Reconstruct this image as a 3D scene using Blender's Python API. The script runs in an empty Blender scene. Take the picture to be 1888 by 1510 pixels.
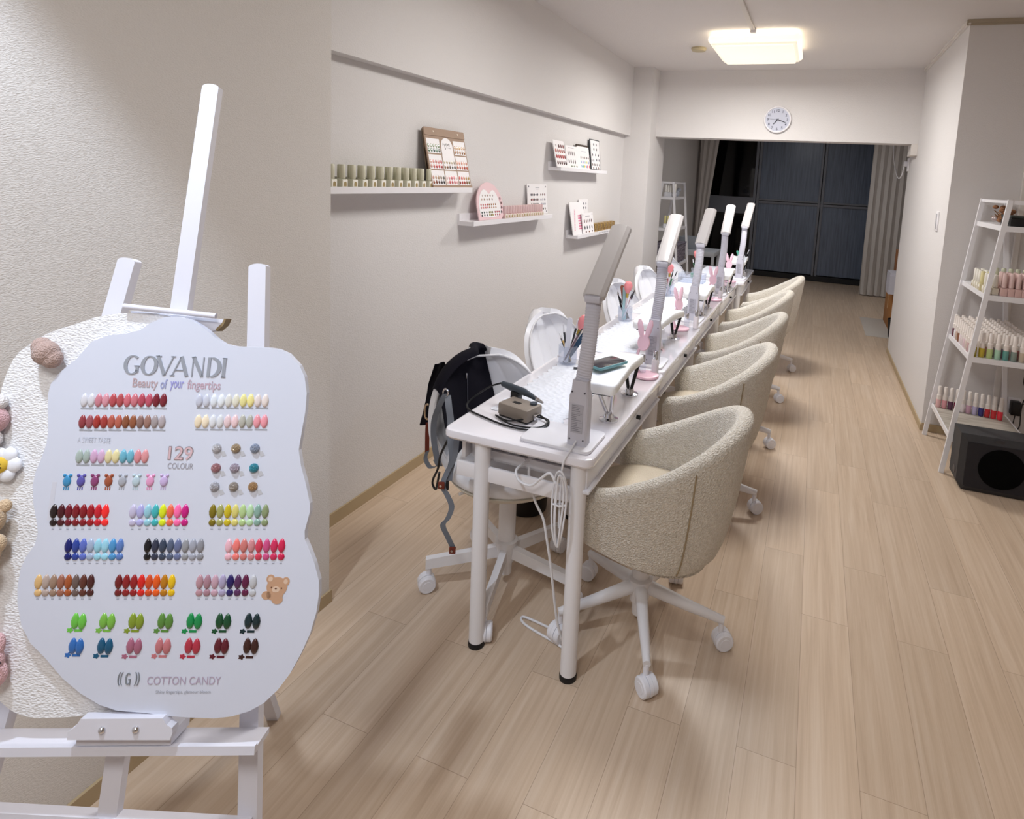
import bpy, bmesh, math, random
from mathutils import Vector, Matrix
random.seed(7)
PI = math.pi
SC = bpy.context.scene
COL = SC.collection
# ---------------------------------------------------------------- camera, world, exposure
cam = bpy.data.cameras.new('camera')
camo = bpy.data.objects.new('camera', cam); COL.objects.link(camo)
RV, UV, FV = Vector((0.934728, 0.35128, 0.053717)), Vector((-0.091076, 0.090696, 0.991705)), Vector((-0.343495, 0.931867, -0.116769))
camo.matrix_world = Matrix(((RV.x, UV.x, -FV.x, 0), (RV.y, UV.y, -FV.y, 0), (RV.z, UV.z, -FV.z, 1.5), (0, 0, 0, 1)))
cam.sensor_fit = 'HORIZONTAL'; cam.sensor_width = 36.0
cam.lens = 36.0 * 1117.67 / 1888
cam.shift_x = (944 - 1085.064) / 1888
cam.shift_y = (458.41 - 755) / 1888
cam.clip_start = 0.02
SC.camera = camo
SC.view_settings.view_transform = 'Standard'
SC.view_settings.look = 'None'
SC.view_settings.gamma = 1.0
SC.view_settings.use_curve_mapping = False
SC.view_settings.exposure = -0.32
SC.cycles.use_denoising = True
SC.cycles.max_bounces = 10
SC.cycles.diffuse_bounces = 6
SC.cycles.sample_clamp_indirect = 6.0
world = bpy.data.worlds.new('night'); SC.world = world; world.use_nodes = True
world.node_tree.nodes['Background'].inputs[0].default_value = (0.012, 0.016, 0.03, 1)
world.node_tree.nodes['Background'].inputs[1].default_value = 1.0
LAMP_GLOW = 1.0      # lit diffusers of the ceiling lamps
LAMP_DESK = 27.0     # LED panels of the desk lamps

def area_light(name, loc, size, power, color, rot=(0, 0, 0), spread=PI):
    l = bpy.data.lights.new(name, 'AREA'); l.shape = 'RECTANGLE'; l.size, l.size_y = size
    l.energy = power; l.color = color; l.spread = spread
    o = bpy.data.objects.new(name, l); COL.objects.link(o); o.location = loc; o.rotation_euler = rot
    return o
area_light('main_lamp_light', (-.497, 4.68, 2.434), (.42, .36), 44, (1, .975, .94))       # the lit face of the ceiling lamp at the far end
area_light('entrance_lamp_light', (-.35, -.35, 2.438), (.48, .56), 24, (1, .985, .97))     # the lit face of the lamp over the entrance
area_light('middle_lamp_light', (-.497, 2.55, 2.438), (.48, .56), 27, (1, .985, .965))      # the lit face of the lamp over the middle of the room
area_light('back_room_fill_light', (-.2, 8.2, 2.438), (.48, .56), 15, (.95, .97, 1))           # light of an added back-room lamp, brightening window and floor there
sl = bpy.data.lights.new('downlight_beam', 'SPOT'); sl.energy = 105; sl.color = (.76, .86, 1); sl.spot_size = math.radians(76); sl.spot_blend = .35; sl.shadow_soft_size = .04
so = bpy.data.objects.new('downlight_beam', sl); COL.objects.link(so); so.location = (-1.09, .32, 2.525)
# ---------------------------------------------------------------- materials
def lin(c):
    if isinstance(c, str):
        c = tuple(int(c[i:i + 2], 16) / 255 for i in (0, 2, 4))
    return tuple(x / 12.92 if x <= .04045 else ((x + .055) / 1.055) ** 2.4 for x in c) + (1,)
MATS = {}
def mat(name, color, rough=.5, metal=0, bump=None, emit=None, alpha=None, trans=0, var=None, spec=.5, coat=0, sheen=0, ior=1.45):
    if name in MATS: return MATS[name]
    m = bpy.data.materials.new(name); m.use_nodes = True
    nt = m.node_tree; b = nt.nodes['Principled BSDF']
    b.inputs['Base Color'].default_value = lin(color)
    b.inputs['Roughness'].default_value = rough; b.inputs['Metallic'].default_value = metal
    b.inputs['Specular IOR Level'].default_value = spec; b.inputs['Coat Weight'].default_value = coat
    b.inputs['Sheen Weight'].default_value = sheen; b.inputs['IOR'].default_value = ior
    b.inputs['Transmission Weight'].default_value = trans
    if emit:
        b.inputs['Emission Color'].default_value = lin(emit[0]); b.inputs['Emission Strength'].default_value = emit[1]
    if bump or var:
        tc = nt.nodes.new('ShaderNodeTexCoord')
    if bump:                                        # (scale, strength, distance[, kind][, stretch xyz])
        kind = bump[3] if len(bump) > 3 else 'noise'
        src = tc.outputs['Object']
        if len(bump) > 4:
            mp = nt.nodes.new('ShaderNodeMapping'); mp.inputs['Scale'].default_value = bump[4]
            nt.links.new(src, mp.inputs[0]); src = mp.outputs[0]
        if kind == 'voronoi':
            t = nt.nodes.new('ShaderNodeTexVoronoi'); out = t.outputs['Distance']
        else:
            t = nt.nodes.new('ShaderNodeTexNoise'); t.inputs['Detail'].default_value = 3; out = t.outputs['Fac']
        t.inputs['Scale'].default_value = bump[0]; nt.links.new(src, t.inputs['Vector'])
        bp = nt.nodes.new('ShaderNodeBump'); bp.inputs['Strength'].default_value = bump[1]; bp.inputs['Distance'].default_value = bump[2]
        nt.links.new(out, bp.inputs['Height']); nt.links.new(bp.outputs[0], b.inputs['Normal'])
    if var:                                         # (scale, colour a, colour b[, stretch])
        src = tc.outputs['Object']
        if len(var) > 3:
            mp = nt.nodes.new('ShaderNodeMapping'); mp.inputs['Scale'].default_value = var[3]
            nt.links.new(src, mp.inputs[0]); src = mp.outputs[0]
        t = nt.nodes.new('ShaderNodeTexNoise'); t.inputs['Scale'].default_value = var[0]; t.inputs['Detail'].default_value = 4
        nt.links.new(src, t.inputs['Vector'])
        r = nt.nodes.new('ShaderNodeValToRGB'); r.color_ramp.elements[0].position = .35; r.color_ramp.elements[1].position = .65
        r.color_ramp.elements[0].color = lin(var[1]); r.color_ramp.elements[1].color = lin(var[2])
        nt.links.new(t.outputs['Fac'], r.inputs[0]); nt.links.new(r.outputs[0], b.inputs['Base Color'])
    MATS[name] = m
    return m
def gloss(hexc): return mat('lacquer_' + hexc, hexc, .18, coat=.5)
def ink(hexc): return mat('print_' + hexc, hexc, .6)

M_WALL = mat('textured_wallpaper', 'dad7d6', .85, bump=(160, .35, .004), spec=.2)
M_NEAR = mat('woven_wallpaper', 'd8d4d0', .8, bump=(210, .4, .004, 'noise', (1, 1, 2.2)), spec=.25)
M_CEIL = mat('ceiling_paper', 'dcd8d6', .9, bump=(120, .4, .004), spec=.2)
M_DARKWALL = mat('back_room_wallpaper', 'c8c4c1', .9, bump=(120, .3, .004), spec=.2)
M_BASE = mat('beige_baseboard', 'b09c7c', .5)
M_WHITE = mat('white_paint', 'e9e7ea', .4)
M_TRIMW = mat('white_trim', 'd9d4cf', .5)
M_METALW = mat('white_metal', 'e6e5e8', .35)
M_PLW = mat('white_plastic', 'e6e6ec', .35)
M_PLG = mat('pale_grey_plastic', 'c9c9d4', .4)
M_TOP = mat('glossy_white_tabletop', 'eceaf0', .12, coat=.6)
M_BLK = mat('black_rubber', '0c0c10', .5)
M_BLKM = mat('black_plastic', '141416', .35)
M_CHROME = mat('chrome', 'd8d8dc', .08, metal=1)
M_SILV = mat('silver_print', 'aab0bc', .35, metal=.35)
M_EASEL = mat('white_painted_wood', 'd9d9e3', .45, bump=(40, .12, .002, 'noise', (1, 1, .1)))
M_BOUCLE = mat('cream_boucle', 'e0dad0', .95, bump=(210, .75, .007, 'voronoi'), sheen=.25, var=(140, 'd6cec0', 'e6e1d7'), spec=.1)
M_SEATF = mat('beige_seat_cloth', 'd6cab6', .95, bump=(210, .45, .005, 'voronoi'), spec=.1)
M_LEATHER = mat('white_leather', 'e8e9ee', .38, bump=(60, .05, .002))
M_RIM = mat('white_leather_piping', 'cfcfd3', .45)
M_NAVY = mat('navy_denim', '14131c', .9, bump=(300, .3, .002), spec=.15)
M_STRAP = mat('grey_webbing', '70757e', .8)
M_RUST = mat('rust_leather', '6e2c1c', .6)
M_PINK = mat('pink_plastic', 'eec6d4', .3)
M_SPEAK = mat('black_vinyl', '37373a', .55)
M_GRILLE = mat('black_grille_cloth', '232126', .8, bump=(400, .4, .002))
M_CONE = mat('black_cone', '050506', .9, spec=.1)
M_CORDW = mat('white_cord', 'e2e2e6', .5)
M_CORDB = mat('black_cord', '101216', .5)
M_GREYDRILL = mat('taupe_plastic', '8d8379', .4)
M_SLATE = mat('slate_blue_plastic', '3a434d', .4)
M_LABELG = mat('grey_rating_label', 'b4b4be', .6)
M_CARD = mat('cardboard', 'a5713f', .8)
M_GREYWOOD = mat('grey_wood_shelf', 'aaa398', .5, var=(6, '9b9388', 'b9b3a9', (1, 8, 1)))
M_SHEET = mat('white_card', 'ece9ea', .5)
M_TAUPE = mat('taupe_card', '9f8672', .6)
M_CURT = mat('grey_beige_curtain', 'c4bfba', .9, spec=.1)
M_FRAME = mat('dark_grey_aluminium', '74777f', .45, metal=.2)
M_PILLOW = mat('white_vinyl_pad', 'f0f0ee', .5, bump=(200, .1, .001))
M_LACE = mat('white_quilted_mat', 'dfe3ec', .6, bump=(55, 1.0, .006, 'voronoi'))
M_CAT = None
def floor_material():
    m = bpy.data.materials.new('oak_plank_vinyl'); m.use_nodes = True; nt = m.node_tree; b = nt.nodes['Principled BSDF']
    tc = nt.nodes.new('ShaderNodeTexCoord'); mp = nt.nodes.new('ShaderNodeMapping'); mp.inputs['Rotation'].default_value = (0, 0, PI / 2); mp.inputs['Location'].default_value = (.2, .067, 0)
    nt.links.new(tc.outputs['Object'], mp.inputs[0])
    br = nt.nodes.new('ShaderNodeTexBrick'); br.offset = .37; br.inputs['Scale'].default_value = 1.0
    br.inputs['Brick Width'].default_value = .98; br.inputs['Row Height'].default_value = .153
    br.inputs['Mortar Size'].default_value = .0009; br.inputs['Mortar Smooth'].default_value = .3; br.inputs['Bias'].default_value = 0
    br.inputs['Color1'].default_value = (0, 0, 0, 1); br.inputs['Color2'].default_value = (1, 1, 1, 1); br.inputs['Mortar'].default_value = (.5, .5, .5, 1)
    nt.links.new(mp.outputs[0], br.inputs['Vector'])
    add = nt.nodes.new('ShaderNodeVectorMath'); add.operation = 'MULTIPLY_ADD'
    nt.links.new(br.outputs['Color'], add.inputs[0]); add.inputs[1].default_value = (7, 13, 3)
    st = nt.nodes.new('ShaderNodeMapping'); st.inputs['Scale'].default_value = (34, 1.0, 1)
    nt.links.new(tc.outputs['Object'], st.inputs[0]); nt.links.new(st.outputs[0], add.inputs[2])
    n1 = nt.nodes.new('ShaderNodeTexNoise'); n1.inputs['Scale'].default_value = 1.6; n1.inputs['Detail'].default_value = 6; n1.inputs['Roughness'].default_value = .62
    n1.inputs['Distortion'].default_value = .5
    nt.links.new(add.outputs[0], n1.inputs['Vector'])
    r = nt.nodes.new('ShaderNodeValToRGB'); e = r.color_ramp.elements
    e[0].position = .3; e[0].color = lin('bba48d'); e[1].position = .72; e[1].color = lin('d1beaa')
    k = e.new(.5); k.color = lin('c7b19a')
    nt.links.new(n1.outputs['Fac'], r.inputs[0])
    tone = nt.nodes.new('ShaderNodeMix'); tone.data_type = 'RGBA'; tone.blend_type = 'MULTIPLY'; tone.inputs[0].default_value = 1
    mr = nt.nodes.new('ShaderNodeMapRange'); mr.inputs[3].default_value = .93; mr.inputs[4].default_value = 1.04
    nt.links.new(br.outputs['Color'], mr.inputs[0])
    nt.links.new(r.outputs[0], tone.inputs[6]); nt.links.new(mr.outputs[0], tone.inputs[7])
    gap = nt.nodes.new('ShaderNodeMix'); gap.data_type = 'RGBA'; gap.inputs[7].default_value = lin('7d6650')
    sc_ = nt.nodes.new('ShaderNodeMath'); sc_.operation = 'MULTIPLY'; sc_.inputs[1].default_value = .6
    nt.links.new(br.outputs['Fac'], sc_.inputs[0])
    nt.links.new(sc_.outputs[0], gap.inputs[0]); nt.links.new(tone.outputs[2], gap.inputs[6])
    nt.links.new(gap.outputs[2], b.inputs['Base Color'])
    b.inputs['Roughness'].default_value = .38
    return m
M_FLOOR = floor_material()
def pane_material():
    m = bpy.data.materials.new('painted_reflection_glass'); m.use_nodes = True; nt = m.node_tree; b = nt.nodes['Principled BSDF']  # streaky blue-grey tones paint the floor's reflection into the pane colour
    tc = nt.nodes.new('ShaderNodeTexCoord'); mp = nt.nodes.new('ShaderNodeMapping'); mp.inputs['Scale'].default_value = (16, 1, .7)
    n = nt.nodes.new('ShaderNodeTexNoise'); n.inputs['Scale'].default_value = 3; n.inputs['Detail'].default_value = 5
    r = nt.nodes.new('ShaderNodeValToRGB'); r.color_ramp.elements[0].position = .3; r.color_ramp.elements[1].position = .7
    r.color_ramp.elements[0].color = lin('4f5b6e'); r.color_ramp.elements[1].color = lin('6c788b')
    nt.links.new(tc.outputs['Object'], mp.inputs[0]); nt.links.new(mp.outputs[0], n.inputs['Vector']); nt.links.new(n.outputs['Fac'], r.inputs[0])
    nt.links.new(r.outputs[0], b.inputs['Base Color']); b.inputs['Roughness'].default_value = .3
    return m
M_PANE = pane_material()
M_NIGHT = mat('black_night_glass', '050507', .05)
def clear(name, hexc='f4f6fa', rough=.02):
    m = bpy.data.materials.new(name); m.use_nodes = True; nt = m.node_tree
    b = nt.nodes['Principled BSDF']; b.inputs['Base Color'].default_value = lin(hexc); b.inputs['Roughness'].default_value = rough
    t = nt.nodes.new('ShaderNodeBsdfTransparent'); t.inputs[0].default_value = lin(hexc)
    mx = nt.nodes.new('ShaderNodeMixShader'); mx.inputs[0].default_value = .13
    nt.links.new(t.outputs[0], mx.inputs[1]); nt.links.new(b.outputs[0], mx.inputs[2])
    nt.links.new(mx.outputs[0], nt.nodes['Material Output'].inputs['Surface'])
    return m
M_ACRYL = clear('clear_acrylic')
# ---------------------------------------------------------------- mesh builder
class MB:
    def __init__(s): s.v = []; s.f = []; s.mi = []
    def add(s, vs, fs, mi=0):
        o = len(s.v); s.v += [tuple(v) for v in vs]; s.f += [tuple(i + o for i in f) for f in fs]; s.mi += [mi] * len(fs); return s
    def box(s, c, d, bev=0, rot=None, mi=0, seg=2):
        bm = bmesh.new(); bmesh.ops.create_cube(bm, size=1)
        for v in bm.verts: v.co = Vector((v.co.x * d[0], v.co.y * d[1], v.co.z * d[2]))
        if bev: bmesh.ops.bevel(bm, geom=bm.edges[:], offset=bev, segments=seg, affect='EDGES', profile=.5)
        M = rot if rot is not None else Matrix.Identity(3)
        if isinstance(M, (int, float)): M = Matrix.Rotation(M, 3, 'Z')
        bm.verts.index_update()
        s.add([M @ v.co + Vector(c) for v in bm.verts], [[v.index for v in f.verts] for f in bm.faces], mi); bm.free(); return s
    def span(s, a, b, bev=0, mi=0):
        return s.box([(x + y) / 2 for x, y in zip(a, b)], [abs(y - x) for x, y in zip(a, b)], bev, mi=mi)
    def cyl(s, p, q, r, r2=None, n=16, mi=0, caps=True):
        p, q = Vector(p), Vector(q); r2 = r if r2 is None else r2
        return s.tube([p, q], [r, r2], n, mi, caps)
    def tube(s, pts, r, n=8, mi=0, caps=True, closed=False, flat=None):
        pts = [Vector(p) for p in pts]; m = len(pts); rs = r if isinstance(r, (list, tuple)) else [r] * m
        vs = []; nrm = None
        for i, p in enumerate(pts):
            a = pts[(i - 1) % m] if (closed or i > 0) else p; b = pts[(i + 1) % m] if (closed or i < m - 1) else p
            t = (b - a); t = t.normalized() if t.length > 1e-9 else Vector((0, 0, 1))
            if nrm is None:
                nrm = t.cross(Vector((0, 0, 1)) if abs(t.z) < .9 else Vector((1, 0, 0))).normalized()
            nrm = (nrm - t * nrm.dot(t)); nrm = nrm.normalized() if nrm.length > 1e-6 else t.orthogonal().normalized()
            bn = t.cross(nrm)
            for k in range(n):
                an = 2 * PI * k / n
                vs.append(p + (nrm * math.cos(an) + bn * math.sin(an) * (flat or 1)) * rs[i])
        fs = []
        for i in range(m if closed else m - 1):
            for k in range(n):
                j = (i + 1) % m
                fs.append((i * n + k, i * n + (k + 1) % n, j * n + (k + 1) % n, j * n + k))
        if caps and not closed: fs += [tuple(range(n - 1, -1, -1)), tuple((m - 1) * n + k for k in range(n))]
        return s.add(vs, fs, mi)
    def lathe(s, prof, c=(0, 0, 0), n=20, mi=0, axis=None):
        vs = []; fs = []; m = len(prof); M = axis or Matrix.Identity(3)
        for r, z in prof:
            for k in range(n):
                a = 2 * PI * k / n; vs.append(M @ Vector((r * math.cos(a), r * math.sin(a), z)) + Vector(c))
        for i in range(m - 1):
            for k in range(n): fs.append((i * n + k, i * n + (k + 1) % n, (i + 1) * n + (k + 1) % n, (i + 1) * n + k))
        fs += [tuple(range(n - 1, -1, -1)), tuple((m - 1) * n + k for k in range(n))]
        return s.add(vs, fs, mi)
    def prism(s, poly, c0, c1, P, mi=0):            # poly in (a,b), thickness c0..c1, P maps (a,b,c) to a point
        m = len(poly); vs = [P(a, b, c0) for a, b in poly] + [P(a, b, c1) for a, b in poly]
        fs = [tuple(range(m)), tuple(range(2 * m - 1, m - 1, -1))] + [(i, i + m, (i + 1) % m + m, (i + 1) % m) for i in range(m)]
        return s.add(vs, fs, mi)
    def grid(s, fn, nu, nv, closed_u=False, mi=0):
        vs = [fn(i / (nu if closed_u else nu - 1), j / (nv - 1)) for i in range(nu) for j in range(nv)]; fs = []
        for i in range(nu if closed_u else nu - 1):
            for j in range(nv - 1):
                k = (i + 1) % nu; fs.append((i * nv + j, k * nv + j, k * nv + j + 1, i * nv + j + 1))
        return s.add(vs, fs, mi)
    def sheet(s, fn, nu, nv, th, mi=0):              # a sheet with thickness: fn(u,v) and fn offset by th along its normal
        P = [[Vector(fn(i / (nu - 1), j / (nv - 1))) for j in range(nv)] for i in range(nu)]
        Q = []
        for i in range(nu):
            row = []
            for j in range(nv):
                du = P[min(i + 1, nu - 1)][j] - P[max(i - 1, 0)][j]; dv = P[i][min(j + 1, nv - 1)] - P[i][max(j - 1, 0)]
                n = du.cross(dv); n = n.normalized() if n.length > 1e-9 else Vector((0, 0, 1)); row.append(P[i][j] + n * th)
            Q.append(row)
        vs = [p for r in P for p in r] + [q for r in Q for q in r]; N = nu * nv; fs = []
        for i in range(nu - 1):
            for j in range(nv - 1):
                a, b, c, d = i * nv + j, (i + 1) * nv + j, (i + 1) * nv + j + 1, i * nv + j + 1
                fs += [(d, c, b, a), (a + N, b + N, c + N, d + N)]
        ring = [i * nv for i in range(nu)] + [(nu - 1) * nv + j for j in range(1, nv)] + [i * nv + nv - 1 for i in range(nu - 2, -1, -1)] + [j for j in range(nv - 2, 0, -1)]
        for k in range(len(ring)):
            a, b = ring[k], ring[(k + 1) % len(ring)]; fs.append((a, b, b + N, a + N))
        return s.add(vs, fs, mi)
    def ball(s, c, r, n=12, mi=0, sc=(1, 1, 1), M=None):
        prof = [(max(1e-4, math.sin(PI * i / n)), -math.cos(PI * i / n)) for i in range(n + 1)]
        A = (M or Matrix.Identity(3)) @ Matrix.Diagonal(Vector(sc) * r)
        return s.lathe(prof, c, max(8, n), mi, A)
    def mesh(s, name, mats, smooth=True, ang=40):
        me = bpy.data.meshes.new(name); me.from_pydata(s.v, [], s.f)
        for m in (mats if isinstance(mats, (list, tuple)) else [mats]): me.materials.append(m)
        if any(s.mi): me.polygons.foreach_set('material_index', s.mi)
        bm = bmesh.new(); bm.from_mesh(me); bmesh.ops.recalc_face_normals(bm, faces=bm.faces[:]); bm.to_mesh(me); bm.free()
        if smooth:
            me.polygons.foreach_set('use_smooth', [True] * len(me.polygons)); me.set_sharp_from_angle(angle=math.radians(ang))
        me.update(); return me
def tag(o, label, cat, group=None):
    o['label'] = label; o['category'] = cat
    if group: o['group'] = group
    return o
def thing(name, label, cat, loc=(0, 0, 0), rz=0, group=None, M=None):
    o = bpy.data.objects.new(name, None); COL.objects.link(o); o.empty_display_size = .05
    if M is not None: o.matrix_world = M
    else: o.location = loc; o.rotation_euler = (0, 0, rz)
    return tag(o, label, cat, group)
def place(name, me, parent=None, loc=(0, 0, 0), rz=0, label=None):
    o = bpy.data.objects.new(name, me); COL.objects.link(o); o.location = loc; o.rotation_euler = (0, 0, rz)
    if parent is not None: o.parent = parent
    if label: o['label'] = label
    return o
def part(name, mb, mats, parent, label=None, smooth=True, ang=40):
    return place(name, mb.mesh(name, mats, smooth, ang), parent, label=label)
def single(name, mb, mats, label, cat, group=None, loc=(0, 0, 0), rz=0):
    return tag(place(name, mb.mesh(name, mats), None, loc, rz), label, cat, group)
def struct(name, mb, mats, parent=None, smooth=False):
    o = part(name, mb, mats, parent, smooth=smooth)
    if parent is None: o['kind'] = 'structure'
    return o
def kids(o): return [c for c in bpy.data.objects if c.parent == o]
def dup(o, loc, rz, label, parent=None):
    c = o.copy(); COL.objects.link(c)
    if parent is None: c.location = loc; c.rotation_euler = (0, 0, rz); c['label'] = label
    else: c.parent = parent
    for ch in kids(o): dup(ch, None, None, None, c)
    return c
ORD = 'first second third fourth fifth sixth seventh eighth ninth tenth eleventh twelfth'.split()
def rotx(a): return Matrix.Rotation(a, 3, 'X')
def roty(a): return Matrix.Rotation(a, 3, 'Y')
def rotz(a): return Matrix.Rotation(a, 3, 'Z')
def smoothpath(pts, k=6):
    pts = [Vector(p) for p in pts]; o = []
    for i in range(len(pts) - 1):
        p0, p1, p2, p3 = pts[max(i - 1, 0)], pts[i], pts[i + 1], pts[min(i + 2, len(pts) - 1)]
        for j in range(k):
            t = j / k; o.append(.5 * ((2 * p1) + (p2 - p0) * t + (2 * p0 - 5 * p1 + 4 * p2 - p3) * t * t + (3 * p1 - p0 - 3 * p2 + p3) * t ** 3))
    return o + [pts[-1]]
def ribbon(mb, pts, w, wdir, th=.0015, mi=0):
    pts = smoothpath(pts, 5); wd = Vector(wdir).normalized()
    return mb.sheet(lambda u, v: pts[min(int(round(u * (len(pts) - 1))), len(pts) - 1)] + wd * w * (v - .5), len(pts), 2, th, mi)
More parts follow.
